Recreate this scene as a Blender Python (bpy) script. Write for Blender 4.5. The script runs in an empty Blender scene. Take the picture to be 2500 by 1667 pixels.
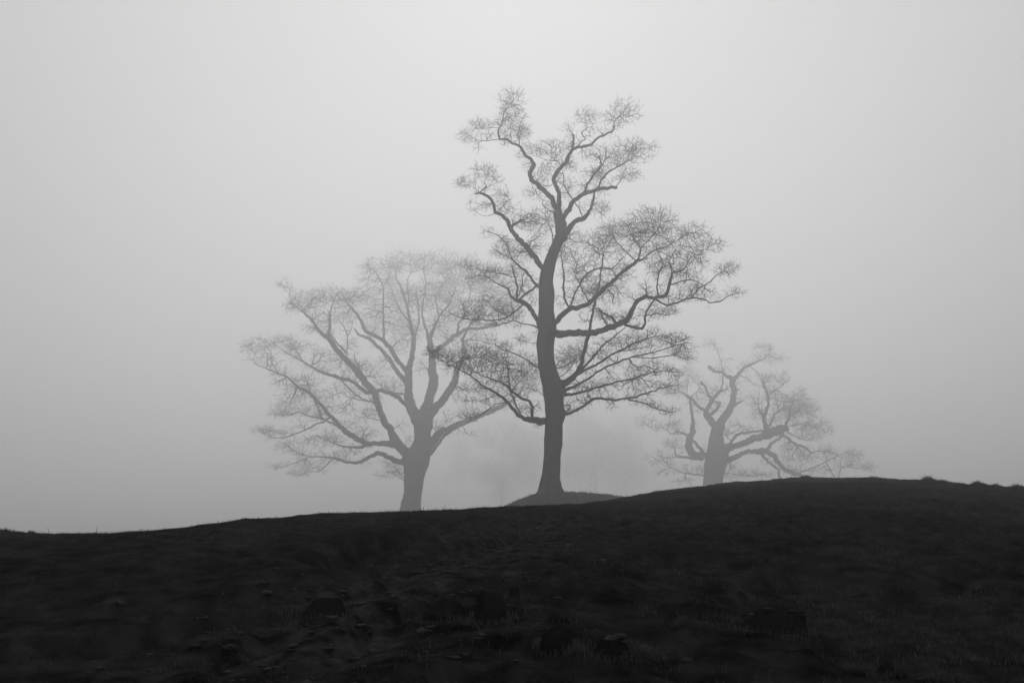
import bpy, math, random
import numpy as np

scene = bpy.context.scene
COL = scene.collection
R = math.radians

# ------------------------------------------------------------------ camera
EYE = 0.62
G = 0.50                                  # grain of the near slope: size of its humps, stones and blades
cam_data = bpy.data.cameras.new("camera")
cam_data.lens = 28.0
cam_data.sensor_width = 36.0
cam_data.clip_start = 0.05
cam_data.clip_end = 3000.0
cam = bpy.data.objects.new("camera", cam_data)
COL.objects.link(cam)
cam.location = (0.0, 0.0, EYE)
cam.rotation_euler = (R(90 + 16), 0.0, 0.0)
scene.camera = cam

# ------------------------------------------------------------------ sky, sun, exposure
SUN_ELEV, SUN_AZ = R(45), R(0)            # behind the trees, high in the mist
world = bpy.data.worlds.new("World")
scene.world = world
world.use_nodes = True
wn, wl = world.node_tree.nodes, world.node_tree.links
wn.clear()
w_out = wn.new("ShaderNodeOutputWorld")
w_bg = wn.new("ShaderNodeBackground")
w_sky = wn.new("ShaderNodeTexSky")
w_sky.sky_type = 'NISHITA'
w_sky.sun_disc = False
w_sky.sun_elevation = SUN_ELEV
w_sky.sun_rotation = SUN_AZ
w_sky.dust_density = 2.0
w_bw = wn.new("ShaderNodeRGBToBW")         # a black-and-white picture
wl.new(w_sky.outputs[0], w_bw.inputs[0])
w_mix = wn.new("ShaderNodeMix")              # the even white of an overcast sky over the clear one
w_mix.data_type = 'FLOAT'
w_mix.inputs[0].default_value = 0.85
w_mix.inputs[3].default_value = 8.2
wl.new(w_bw.outputs[0], w_mix.inputs[2])
wl.new(w_mix.outputs[0], w_bg.inputs['Color'])
w_bg.inputs['Strength'].default_value = 0.055
wl.new(w_bg.outputs[0], w_out.inputs['Surface'])

sun_data = bpy.data.lights.new("sun", 'SUN')
sun_data.energy = 1.2
sun_data.angle = R(66)
sun_data.color = (1.0, 1.0, 1.0)
sun = bpy.data.objects.new("sun", sun_data)
COL.objects.link(sun)
sun.location = (0, 60, 80)
# light travels from the sun (azimuth measured from +Y towards +X) down towards the camera
sun.rotation_euler = (-(math.pi / 2 - SUN_ELEV), 0.0, -SUN_AZ)

scene.view_settings.view_transform = 'Standard'
scene.view_settings.look = 'None'
scene.view_settings.exposure = 0.1
scene.view_settings.gamma = 1.0
scene.view_settings.use_curve_mapping = False
scene.cycles.volume_bounces = 4
scene.cycles.max_bounces = 6
scene.cycles.sample_clamp_indirect = 2.0
scene.cycles.use_denoising = True

# ------------------------------------------------------------------ helpers
def link(o, parent=None):
    COL.objects.link(o)
    if parent is not None:
        o.parent = parent
    return o

def tag(o, label=None, cat=None, group=None, kind=None):
    if label: o["label"] = label
    if cat: o["category"] = cat
    if group: o["group"] = group
    if kind: o["kind"] = kind
    return o

def empty(name, loc):
    o = bpy.data.objects.new(name, None)
    o.empty_display_size = 0.3
    link(o)
    o.location = loc
    return o

def mesh_np(name, verts, tris=None, quads=None, mat=None, parent=None, smooth=True):
    """one mesh object from numpy arrays of triangles and quads"""
    verts = np.asarray(verts, np.float32)
    loops, starts, pos = [], [], 0
    for f, n in ((tris, 3), (quads, 4)):
        if f is not None and len(f):
            f = np.asarray(f, np.int32)
            loops.append(f.ravel())
            starts.append(pos + np.arange(len(f), dtype=np.int32) * n)
            pos += f.size
    loops = np.concatenate(loops); starts = np.concatenate(starts)
    me = bpy.data.meshes.new(name)
    me.vertices.add(len(verts)); me.vertices.foreach_set("co", verts.ravel())
    me.loops.add(len(loops)); me.loops.foreach_set("vertex_index", loops)
    me.polygons.add(len(starts)); me.polygons.foreach_set("loop_start", starts)
    me.update(calc_edges=True)
    me.validate()
    if smooth:
        me.polygons.foreach_set("use_smooth", np.ones(len(me.polygons), bool))
    if mat is not None:
        me.materials.append(mat)
    o = bpy.data.objects.new(name, me)
    return link(o, parent)

def _hash(ix, iy, seed):
    h = (ix.astype(np.int64) * 374761393 + iy.astype(np.int64) * 668265263 + seed * 1442695041) & 0x7fffffff
    h = ((h ^ (h >> 13)) * 1274126177) & 0x7fffffff
    return ((h ^ (h >> 16)) & 0xffff) / 65535.0

def noise2(x, y, seed=0):
    x = np.asarray(x, float); y = np.asarray(y, float)
    ix, iy = np.floor(x), np.floor(y)
    fx, fy = x - ix, y - iy
    fx = fx * fx * fx * (fx * (fx * 6 - 15) + 10); fy = fy * fy * fy * (fy * (fy * 6 - 15) + 10)
    ix, iy = ix.astype(np.int64), iy.astype(np.int64)
    a, b = _hash(ix, iy, seed), _hash(ix + 1, iy, seed)
    c, d = _hash(ix, iy + 1, seed), _hash(ix + 1, iy + 1, seed)
    return (a + (b - a) * fx + (c - a) * fy + (a - b - c + d) * fx * fy) * 2 - 1

def fbm(x, y, seed=0, octaves=4):
    s, a, t = 0.0, 1.0, 0.0
    for k in range(octaves):
        s = s + a * noise2(x * 2 ** k + 17.3 * k, y * 2 ** k - 9.1 * k, seed + k); t += a; a *= 0.5
    return s / t

def sstep(a, b, x):
    t = np.clip((x - a) / (b - a), 0, 1)
    return t * t * (3 - 2 * t)

def poly_dist(x, y, pl):
    """distance to a polyline, signed side (+ = far, uphill side) and the fraction along it"""
    best = np.full(np.shape(x), 1e9); sgn = np.ones(np.shape(x)); fr = np.zeros(np.shape(x))
    n = len(pl) - 1
    for k in range(n):
        (ax, ay), (bx, by) = pl[k], pl[k + 1]
        dx, dy = bx - ax, by - ay
        t = np.clip(((x - ax) * dx + (y - ay) * dy) / (dx * dx + dy * dy), 0, 1)
        d = np.hypot(x - ax - t * dx, y - ay - t * dy)
        m = d < best
        best = np.where(m, d, best)
        sgn = np.where(m, np.sign(dx * (y - ay) - dy * (x - ax)), sgn)
        fr = np.where(m, (k + t) / n, fr)
    return best, sgn, fr

# ------------------------------------------------------------------ materials (grey: a black-and-white picture)
def grey(v): return (v, v, v, 1.0)

def new_mat(name, rough=0.9, spec=0.2):
    m = bpy.data.materials.new(name); m.use_nodes = True
    b = m.node_tree.nodes["Principled BSDF"]
    b.inputs["Roughness"].default_value = rough
    b.inputs["Specular IOR Level"].default_value = spec
    return m, m.node_tree.nodes, m.node_tree.links, b

def noise_mat(name, lo, hi, scale, bump=0.0, bump_scale=None, rough=0.9, stretch=(1, 1, 1), detail=6.0, spec=0.0):
    m, n, l, b = new_mat(name, rough, spec)
    tc = n.new("ShaderNodeTexCoord"); mp = n.new("ShaderNodeMapping")
    mp.inputs["Scale"].default_value = stretch
    l.new(tc.outputs["Object"], mp.inputs["Vector"])
    nz = n.new("ShaderNodeTexNoise"); nz.inputs["Scale"].default_value = scale; nz.inputs["Detail"].default_value = detail
    l.new(mp.outputs[0], nz.inputs["Vector"])
    rp = n.new("ShaderNodeValToRGB")
    rp.color_ramp.elements[0].position = 0.3; rp.color_ramp.elements[0].color = grey(lo)
    rp.color_ramp.elements[1].position = 0.72; rp.color_ramp.elements[1].color = grey(hi)
    l.new(nz.outputs["Fac"], rp.inputs[0]); l.new(rp.outputs[0], b.inputs["Base Color"])
    if bump:
        nb = n.new("ShaderNodeTexNoise"); nb.inputs["Scale"].default_value = bump_scale or scale * 3
        nb.inputs["Detail"].default_value = 8.0
        l.new(mp.outputs[0], nb.inputs["Vector"])
        bp = n.new("ShaderNodeBump"); bp.inputs["Strength"].default_value = bump; bp.inputs["Distance"].default_value = 0.04
        l.new(nb.outputs["Fac"], bp.inputs["Height"]); l.new(bp.outputs[0], b.inputs["Normal"])
    return m

BARK = noise_mat("bark", 0.012, 0.035, 2.2, 0.9, 9.0, stretch=(1, 1, 0.3))
TWIG = noise_mat("twig_bark", 0.014, 0.03, 3.0)
ROCK = noise_mat("rock", 0.003, 0.012, 6.0, 0.8, 22.0, detail=9.0)
ROCK_PALE = noise_mat("pale_rock", 0.02, 0.055, 8.0, 0.7, 25.0, detail=9.0)
LICHEN = noise_mat("lichen", 0.03, 0.06, 30.0, 0.5, 60.0)
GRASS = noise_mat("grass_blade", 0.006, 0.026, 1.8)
DRY = noise_mat("dry_grass_blade", 0.03, 0.07, 2.0)

def leafy(m, share):
    """thin blades let the light through"""
    n, l = m.node_tree.nodes, m.node_tree.links
    b = n["Principled BSDF"]; out = next(x for x in n if x.type == 'OUTPUT_MATERIAL')
    tr = n.new("ShaderNodeBsdfTranslucent"); mx = n.new("ShaderNodeMixShader"); mx.inputs[0].default_value = share
    l.new(b.inputs["Base Color"].links[0].from_socket, tr.inputs["Color"])
    l.new(b.outputs[0], mx.inputs[1]); l.new(tr.outputs[0], mx.inputs[2]); l.new(mx.outputs[0], out.inputs["Surface"])
leafy(GRASS, 0.45); leafy(DRY, 0.5)

def ground_mat():
    m, n, l, b = new_mat("turf_and_soil", 1.0, 0.0)
    tc = n.new("ShaderNodeTexCoord")
    def nz(scale, detail=6.0):
        q = n.new("ShaderNodeTexNoise"); q.inputs["Scale"].default_value = scale; q.inputs["Detail"].default_value = detail
        l.new(tc.outputs["Object"], q.inputs["Vector"]); return q
    def ramp(src, lo, hi, p0=0.3, p1=0.7):
        r = n.new("ShaderNodeValToRGB")
        r.color_ramp.elements[0].position = p0; r.color_ramp.elements[0].color = grey(lo)
        r.color_ramp.elements[1].position = p1; r.color_ramp.elements[1].color = grey(hi)
        l.new(src.outputs["Fac"], r.inputs[0]); return r
    fine, wide = nz(9.0, 10.0), nz(1.1, 4.0)
    mm = n.new("ShaderNodeMath"); mm.operation = 'MULTIPLY_ADD'; mm.inputs[1].default_value = 0.35; mm.inputs[2].default_value = 0.0
    l.new(wide.outputs["Fac"], mm.inputs[0])
    ad = n.new("ShaderNodeMath"); ad.operation = 'MULTIPLY_ADD'; ad.inputs[1].default_value = 0.65
    l.new(fine.outputs["Fac"], ad.inputs[0]); l.new(mm.outputs[0], ad.inputs[2])
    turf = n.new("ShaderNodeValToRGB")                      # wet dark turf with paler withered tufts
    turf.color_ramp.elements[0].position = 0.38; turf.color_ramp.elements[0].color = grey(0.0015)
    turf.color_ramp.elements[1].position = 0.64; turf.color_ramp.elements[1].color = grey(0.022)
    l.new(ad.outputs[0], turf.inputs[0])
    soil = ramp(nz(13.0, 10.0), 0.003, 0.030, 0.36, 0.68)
    at = n.new("ShaderNodeAttribute"); at.attribute_name = "bare_soil"
    mx = n.new("ShaderNodeMix"); mx.data_type = 'RGBA'
    l.new(at.outputs["Fac"], mx.inputs[0]); l.new(turf.outputs[0], mx.inputs[6]); l.new(soil.outputs[0], mx.inputs[7])
    l.new(mx.outputs[2], b.inputs["Base Color"])
    bp = n.new("ShaderNodeBump"); bp.inputs["Strength"].default_value = 1.0; bp.inputs["Distance"].default_value = 0.05
    l.new(nz(16.0, 9.0).outputs["Fac"], bp.inputs["Height"]); l.new(bp.outputs[0], b.inputs["Normal"])
    return m
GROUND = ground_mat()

# ------------------------------------------------------------------ the hillside
# crest of the near slope: x, distance, slope of the sight line that grazes it
CREST_X=np.array([-7.70,-7.53,-7.35,-7.18,-7.00,-6.83,-6.65,-6.48,-6.30,-6.13,-5.95,-5.78,-5.60,-5.43,-5.25,-5.08,-4.90,-4.79,-4.68,-4.56,-4.44,-4.31,-4.18,-4.04,-3.90,-3.75,-3.60,-3.44,-3.28,-3.11,-2.94,-2.76,-2.58,-2.39,-2.20,-2.00,-1.80,-1.59,-1.38,-1.16,-0.94,-0.71,-0.48,-0.24,0.00,0.27,0.58,0.94,1.34,1.79,2.28,2.82,3.40,4.03,4.70,5.42,6.18,6.99,7.84,8.74,9.68,10.67,11.70,12.45,13.20,13.96,14.74,15.52,16.32,17.12,17.94,18.77,19.60,20.30,21.00,21.70,22.40,23.10,23.80,24.50,25.20,25.90,26.60,27.30,28.00,28.70,29.40,30.10,30.80])
CREST_Y=np.array([7.0,7.0,7.0,7.0,7.0,7.0,7.0,7.0,7.0,7.0,7.0,7.0,7.0,7.0,7.0,7.0,7.0,7.1,7.2,7.3,7.4,7.5,7.6,7.7,7.8,7.9,8.0,8.1,8.2,8.3,8.4,8.5,8.6,8.7,8.8,8.9,9.0,9.1,9.2,9.3,9.4,9.5,9.6,9.7,9.8,10.7,11.6,12.5,13.4,14.3,15.2,16.1,17.0,17.9,18.8,19.7,20.6,21.5,22.4,23.3,24.2,25.1,26.0,26.2,26.4,26.6,26.8,27.0,27.2,27.4,27.6,27.8,28.0,28.0,28.0,28.0,28.0,28.0,28.0,28.0,28.0,28.0,28.0,28.0,28.0,28.0,28.0,28.0,28.0])
CREST_S=np.array([0.0393,0.0420,0.0418,0.0420,0.0425,0.0432,0.0439,0.0439,0.0437,0.0435,0.0434,0.0442,0.0456,0.0453,0.0454,0.0455,0.0435,0.0420,0.0418,0.0438,0.0416,0.0398,0.0387,0.0384,0.0386,0.0395,0.0409,0.0428,0.0453,0.0458,0.0478,0.0516,0.0518,0.0555,0.0624,0.0639,0.0645,0.0660,0.0663,0.0672,0.0698,0.0694,0.0687,0.0698,0.0720,0.0745,0.0752,0.0762,0.0775,0.0807,0.0851,0.0892,0.0926,0.0967,0.0989,0.1009,0.1049,0.1058,0.1039,0.1105,0.1091,0.1009,0.0957,0.0933,0.0932,0.0939,0.0933,0.0902,0.0876,0.0859,0.0854,0.0862,0.0851,0.0829,0.0821,0.0813,0.0792,0.0778,0.0755,0.0741,0.0731,0.0721,0.0710,0.0698,0.0685,0.0673,0.0662,0.0654,0.0649])
KNOLL=2.0
# small terrace banks across the slope: polyline, height
BANKS=[([(-1.02,3.39),(-0.97,3.82),(-0.86,4.45),(-0.73,5.03),(-0.61,6.06),(-0.49,6.96)],0.221,0.22),
 ([(-0.49,3.98),(-0.38,4.26),(-0.25,4.48),(-0.15,5.14),(-0.03,5.85),(0.14,6.85)],0.221,0.198),
 ([(-0.86,3.17),(-0.75,3.36),(-0.67,3.85),(-0.56,4.15)],0.104,0.11),
 ([(-1.18,2.48),(-1.14,2.70),(-1.03,2.80),(-0.95,2.98),(-0.80,3.29)],0.117,0.11),
 ([(-0.82,2.76),(-0.69,2.86),(-0.54,3.12),(-0.42,3.37)],0.091,0.088),
 ([(-1.30,2.19),(-1.24,2.33),(-1.11,2.42),(-0.99,2.57),(-0.90,2.69),(-0.77,2.62),(-0.59,2.69)],0.104,0.088),
 ([(-0.50,2.20),(-0.47,2.34),(-0.44,2.58),(-0.35,2.86),(-0.22,2.95)],0.091,0.088),
 ([(-0.85,2.09),(-0.77,2.20),(-0.70,2.37),(-0.56,2.38)],0.065,0.066),
 ([(1.63,5.17),(2.02,5.76),(2.42,6.35)],0.234,0.22),
 ([(0.91,3.50),(1.18,3.81),(1.45,3.96)],0.13,0.11),
 ([(0.44,3.90),(0.78,4.46),(1.04,4.63)],0.13,0.132),
 ([(1.29,3.18),(1.57,3.36),(1.94,3.74)],0.104,0.11)]
TRACK=[(0.14,7.01),(0.14,5.65),(-0.04,4.49),(-0.20,4.00),(-0.32,3.28),(-0.50,2.88),(-0.58,2.47),(-0.60,2.25),(-0.61,2.11)]
def base_height(x, y):
    x = np.asarray(x, float); y = np.asarray(y, float)
    yc = np.interp(x, CREST_X, CREST_Y)
    s = np.interp(x, CREST_X, CREST_S)
    q = (EYE + 0.14 * np.maximum(x - 3.0, 0)) / yc ** 2     # the near slope also falls away to the right
    near = EYE + s * y - q * (y - yc) ** 2
    yn = np.minimum(y, yc + 9)
    near = np.where(y > yc + 9, EYE + s * yn - q * (yn - yc) ** 2 + (y - yn) * 0.03, near)
    near = np.where(y < 0, EYE - q * yc ** 2 + (s + 2 * q * yc) * y, near)
    yf = np.minimum(y, 460)
    far = EYE + 0.070 * yf - 0.0225 * (np.sqrt(x * x + 9) - x) + 0.010 * (np.sqrt(x * x + 9) + x) - 0.8 - 0.05 * np.maximum(y - 460, 0)
    far = np.maximum(far, -14)
    h = near + (far - near) * sstep(2, 16, y - yc)
    # the knoll that the tall tree stands on
    dx = x - 2.5
    bump = np.exp(-np.where(dx < 0, (dx / 4.0) ** 2, (dx / 10.5) ** 2)) * np.exp(-((y - 54.2) / 5.0) ** 2)
    return h + KNOLL * bump

def height(x, y):
    x = np.asarray(x, float); y = np.asarray(y, float)
    h = base_height(x, y)
    for pl, amp, wid in BANKS:
        d, s, fr = poly_dist(x, y, pl)
        taper = sstep(0, 0.25, fr) * sstep(0, 0.25, 1 - fr)
        w = d * s + 0.5 * wid * fbm(x * 0.5 / wid, y * 0.5 / wid, 71, 3)
        prof = np.where(w > 0, 0.3 * np.exp(-np.maximum(w, 0) / wid), -np.exp(np.minimum(w, 0) / (1.3 * wid)))
        prof = prof * sstep(0, 0.35 * wid, np.abs(w))
        h = h + amp * taper * prof * (0.75 + 0.5 * noise2(x * 0.7, y * 0.7, 5))
    near = np.exp(-np.maximum(np.hypot(x, y) - 60, 0) / 40)
    rough = 0.4 + 0.6 * sstep(-2, 7, x / G)
    u, v = x / G, y / G
    yc = np.interp(x, CREST_X, CREST_Y)
    soft = 1 - 0.6 * np.exp(-((y - yc) / (0.22 * yc)) ** 2)     # the crest itself is worn smooth
    h = h + near * G * (0.08 * fbm(u * 0.35, v * 0.35, 11, 3) * sstep(1.2, 6.0, np.hypot(u, v))
                        + soft * (rough * 0.16 * fbm(u * 1.6, v * 1.25, 23, 4) + (0.03 + 0.05 * rough) * fbm(u * 4.6, v * 4.0, 31, 3)))
    return h

def soil_mask(x, y):
    d, s, fr = poly_dist(x, y, TRACK)
    x, y, d = x / G, y / G, d / G
    m = sstep(1.15, 0.45, d / (0.56 + 0.42 * noise2(x, y, 41))) * sstep(0, 0.05, 1 - fr)
    return np.clip(m + 0.5 * sstep(0.35, 0.7, noise2(x * 1.4, y * 1.4, 77)) * sstep(2.5, 0.8, d), 0, 1)

def graded(lo, hi, step, out_lo, out_hi, growth=1.12):
    a = list(np.arange(lo, hi + 1e-6, step))
    s = step; v = a[-1]
    while v < out_hi:
        s *= growth; v += s; a.append(v)
    s = step; v = a[0]; pre = []
    while v > out_lo:
        s *= growth; v -= s; pre.append(v)
    return np.array(pre[::-1] + a)

gx = graded(-7, 22, 0.045, -480, 480, 1.10)
gy = [1.0]
while gy[-1] < 36: gy.append(gy[-1] + max(0.024, 0.0038 * gy[-1]))       # finer close by
gy = np.array(list(graded(0.9, 0.95, 0.05, -60, 0.95, 1.15)[:-1]) + gy + list(graded(36.2, 36.4, 0.15, 36, 620, 1.10)[1:]))
gy = np.unique(np.concatenate([gy[(gy < 46) | (gy > 63)], np.arange(46, 63, 0.22)]))
GX, GY = np.meshgrid(gx, gy)
GZ = height(GX, GY)
nx, ny = len(gx), len(gy)
idx = np.arange(nx * ny).reshape(ny, nx)
quads = np.stack([idx[:-1, :-1], idx[:-1, 1:], idx[1:, 1:], idx[1:, :-1]], -1).reshape(-1, 4)
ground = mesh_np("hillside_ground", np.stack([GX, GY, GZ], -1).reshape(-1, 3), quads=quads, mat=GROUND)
tag(ground, kind="structure")
att = ground.data.attributes.new("bare_soil", 'FLOAT', 'POINT')
att.data.foreach_set("value", soil_mask(GX, GY).ravel().astype(np.float32))

# ------------------------------------------------------------------ trees
def catmull(P, step):
    """P: n x 4 (x, y, z, radius) -> evenly resampled smooth curve"""
    P = np.asarray(P, float)
    if len(P) == 2:
        P = np.array([P[0], (P[0] + P[1]) / 2, P[1]])
    E = np.vstack([2 * P[0] - P[1], P, 2 * P[-1] - P[-2]])
    out = []
    for k in range(1, len(E) - 2):
        p0, p1, p2, p3 = E[k - 1:k + 3]
        L = np.linalg.norm(p2[:3] - p1[:3])
        m = max(1, int(math.ceil(L / step)))
        t = (np.arange(m) / m)[:, None]
        c = 0.5 * ((2 * p1) + (-p0 + p2) * t + (2 * p0 - 5 * p1 + 4 * p2 - p3) * t ** 2 + (-p0 + 3 * p1 - 3 * p2 + p3) * t ** 3)
        c[:, 3] = np.clip(c[:, 3], min(p1[3], p2[3]) * 0.9, max(p1[3], p2[3]) * 1.1)
        lin = p1 + (p2 - p1) * t
        out.append(0.5 * c + 0.5 * lin)                     # limbs turn at knees rather than in smooth bends
    out.append(E[-2][None])
    return np.vstack(out)

def tube(name, C, sides, mat, parent, rng, lump=0.08, flare=None):
    """skin of a trunk or limb along the curve C (n x 4)"""
    n = len(C)
    T = np.gradient(C[:, :3], axis=0); T /= np.linalg.norm(T, axis=1)[:, None] + 1e-9
    ref = np.array([0.0, 1.0, 0.0]) if abs(T[0][1]) < 0.9 else np.array([1.0, 0, 0])
    U = np.zeros((n, 3)); u = ref - T[0] * ref.dot(T[0])
    for k in range(n):
        u = u - T[k] * u.dot(T[k]); u /= np.linalg.norm(u) + 1e-9; U[k] = u
    V = np.cross(T, U)
    ang = np.arange(sides) / sides * 2 * math.pi
    arc = np.concatenate([[0], np.cumsum(np.linalg.norm(np.diff(C[:, :3], axis=0), axis=1))])
    rr = C[:, 3][:, None] * np.ones((1, sides))
    s0 = int(rng.integers(1000))
    rm = max(C[:, 3].mean(), 0.02)
    ca, sa = np.cos(ang)[None], np.sin(ang)[None]
    rr = rr * (1 + lump * fbm(arc[:, None] / rm * 0.45 + ca * 1.1, sa * 1.3 + s0, s0, 3) * 1.6)
    if flare is not None:
        rr = rr * flare(arc, ang, s0)
        for k in range(26):                                 # burrs and old branch scars
            a0, z0, sz = rng.uniform(0, 6.28), rng.uniform(1.5, arc[-1]), rng.uniform(0.25, 0.6)
            da = np.abs((ang[None] - a0 + math.pi) % (2 * math.pi) - math.pi)
            rr = rr * (1 + rng.uniform(0.04, 0.14) * np.exp(-(da / 0.5) ** 2 - ((arc[:, None] - z0) / (sz * rm)) ** 2))
    pts = C[:, None, :3] + rr[..., None] * (ca[..., None] * U[:, None] + sa[..., None] * V[:, None])
    v = pts.reshape(-1, 3)
    id_ = np.arange(n * sides).reshape(n, sides)
    nxt = np.roll(id_, -1, axis=1)
    q = np.stack([id_[:-1], nxt[:-1], nxt[1:], id_[1:]], -1).reshape(-1, 4)
    tip = C[-1, :3] + T[-1] * C[-1, 3] * 0.7
    v = np.vstack([v, tip[None]])
    t = np.stack([id_[-1], nxt[-1], np.full(sides, n * sides)], -1)
    return mesh_np(name, v, tris=t, quads=q, mat=mat, parent=parent)

def prisms(P0, P1, R0, R1, n=3):
    """tapered n-sided twigs, vectorised"""
    D = P1 - P0; L = np.linalg.norm(D, axis=1)[:, None] + 1e-9; D = D / L
    ref = np.where(np.abs(D[:, 2:3]) < 0.8, np.array([[0, 0, 1.0]]), np.array([[1.0, 0, 0]]))
    U = np.cross(D, ref); U /= np.linalg.norm(U, axis=1)[:, None] + 1e-9
    V = np.cross(D, U)
    m = len(P0); v = np.zeros((m, 2 * n, 3))
    P1 = P1 + D * R1[:, None] * 0.4
    for k in range(n):
        a = 2 * math.pi * k / n
        o = math.cos(a) * U + math.sin(a) * V
        v[:, k] = P0 + o * R0[:, None]; v[:, n + k] = P1 + o * R1[:, None]
    b = np.arange(m)[:, None] * 2 * n
    q = np.concatenate([b + np.array([[k, (k + 1) % n, n + (k + 1) % n, n + k]]) for k in range(n)])
    return v.reshape(-1, 3), q

def grow(curves, clumps, rng, scale, k_att, tip):
    """each clump of the crown is a spray of shoots that leaves a limb at a few places and forks outwards;
    a shoot joins where it is near and where the way back to the limb is short"""
    limb_p = np.vstack([C[:, :3] for C in curves]); limb_r = np.concatenate([C[:, 3] for C in curves])
    n0 = len(limb_p)
    P, par, base_r = [], [], []
    roots = {}
    E0, E1, ER0, ER1, ED, EF = [], [], [], [], [], []
    for (cx, cy, cz, rx, ry, rz, f) in clumps:
        c = np.array([cx, cy, cz]); ext = np.array([rx, ry, rz])
        n = int(f * k_att * rx * rz * math.pi / scale ** 2) + (8 if rx > 0.45 * scale else 3)
        d = rng.normal(size=(n, 3)); d /= np.linalg.norm(d, axis=1)[:, None]
        d *= (rng.random(n) ** (1 / 2.5))[:, None]
        d += 0.13 * rng.normal(size=d.shape)
        pts = c + d * ext
        # where it leaves the limbs
        dist = np.linalg.norm(limb_p - c, axis=1)
        q = np.linalg.norm((limb_p - c) / ext, axis=1)
        cand = [int(dist.argmin())]
        inside = np.nonzero((q < 1.15) & (limb_r < 0.055 * scale))[0]
        rng.shuffle(inside)
        for i in inside:
            if min(np.linalg.norm(limb_p[i] - limb_p[k]) for k in cand) > 0.6 * scale: cand.append(int(i))
            if len(cand) > 4: break
        R = limb_p[cand]; m = len(cand)
        out_ = rng.random(n) < 0.07
        pts[out_] = c + (pts[out_] - c) * rng.uniform(1.05, 1.35, (int(out_.sum()), 1))
        N = [r for r in R]; path = [0.0] * m; pr = [-1] * m; order = []
        def join(Q, bf):
            """add the points of Q one by one where the way is shortest"""
            NN = np.array(N); D = np.linalg.norm(Q[:, None] - NN[None], axis=2)
            cst = D + bf * np.array(path)[None]
            bp = cst.argmin(1); best = cst[np.arange(len(Q)), bp]; ln = D[np.arange(len(Q)), bp]
            todo = np.ones(len(Q), bool)
            for _ in range(len(Q)):
                k = int(np.where(todo, best, 1e9).argmin()); todo[k] = False
                a_, b_, L = np.array(N[bp[k]]), Q[k], ln[k]
                ns = max(1, int(round(L / (0.16 * scale)))); p = int(bp[k]); first = len(N)
                w = rng.normal(size=(ns + 1, 3)) * min(0.2 * L / ns, 0.05 * scale); w[0] = w[-1] = 0
                if ns > 2:
                    t = np.arange(ns + 1)[:, None] / ns
                    w += np.sin(t * math.pi) * np.sin(t * 6 + rng.uniform(0, 6.28, 3)) * 0.10 * L
                for j in range(1, ns + 1):
                    q_ = a_ + (b_ - a_) * j / ns + w[j]
                    path.append(path[p] + L / ns); N.append(q_); pr.append(p); p = len(N) - 1; order.append(p)
                new = np.array(N[first:]); dd = np.linalg.norm(Q[:, None] - new[None], axis=2)
                cc = dd + bf * np.array(path[first:])[None]; kk = cc.argmin(1); cb = cc[np.arange(len(Q)), kk]
                u = todo & (cb < best)
                best[u] = cb[u]; bp[u] = first + kk[u]; ln[u] = dd[u, kk[u]]
        nc = max(2, n // 9)
        join(pts[:nc], 0.45); join(pts[nc:], 0.22)
        N = np.array(N); pr = np.array(pr)
        acc = np.zeros(len(N)); e = 1.85
        kids = np.zeros(len(N), int)
        for k in order:
            kids[pr[k]] += 1
        for k in reversed(order):
            if kids[k] == 0: acc[k] = tip ** e
            if pr[k] >= m: acc[pr[k]] += acc[k] * 1.02
        rad = acc ** (1 / e)
        for k in order:
            p = pr[k]
            rad[k] = min(rad[k], rad[p] if p >= m else max(limb_r[cand[p]] * 0.75, tip))
        for k in order:
            p = pr[k]; L = np.linalg.norm(N[k] - N[p])
            r0 = min(rad[p], rad[k] * 1.4) if p >= m else rad[k] * 1.15
            E0.append(N[p]); E1.append(N[k]); ER0.append(r0); ER1.append(rad[k]); ED.append((N[k] - N[p]) / (L + 1e-9))
            o = N[k] - R[0]; EF.append(o / (np.linalg.norm(o) + 1e-9))
    E0, E1, ER0, ER1, ED, EF = map(np.array, (E0, E1, ER0, ER1, ED, EF))
    segs = [(E0, E1, ER0, ER1)]
    thin = np.nonzero(ER1 < 3.2 * tip)[0]
    for rep_ in range(2):                                   # spurs and end twigs, fanning outwards
        t = thin[rng.random(len(thin)) < 0.65]
        d = ED[t] * 0.8 + EF[t] * 0.6 + rng.normal(size=(len(t), 3)) * 0.38 + np.array([0, 0, 0.1])
        d /= np.linalg.norm(d, axis=1)[:, None]
        L = (rng.uniform(0.04, 0.16, len(t)) * scale)[:, None]
        m1 = E1[t] + d * L
        d2 = d + rng.normal(size=d.shape) * 0.3; d2 /= np.linalg.norm(d2, axis=1)[:, None]
        m2 = m1 + d2 * L * 0.8
        r = np.full(len(t), tip)
        segs.append((E1[t], m1, r * 0.8, r * 0.65)); segs.append((m1, m2, r * 0.65, r * 0.35))
    return [np.concatenate(z) for z in zip(*segs)]

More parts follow.
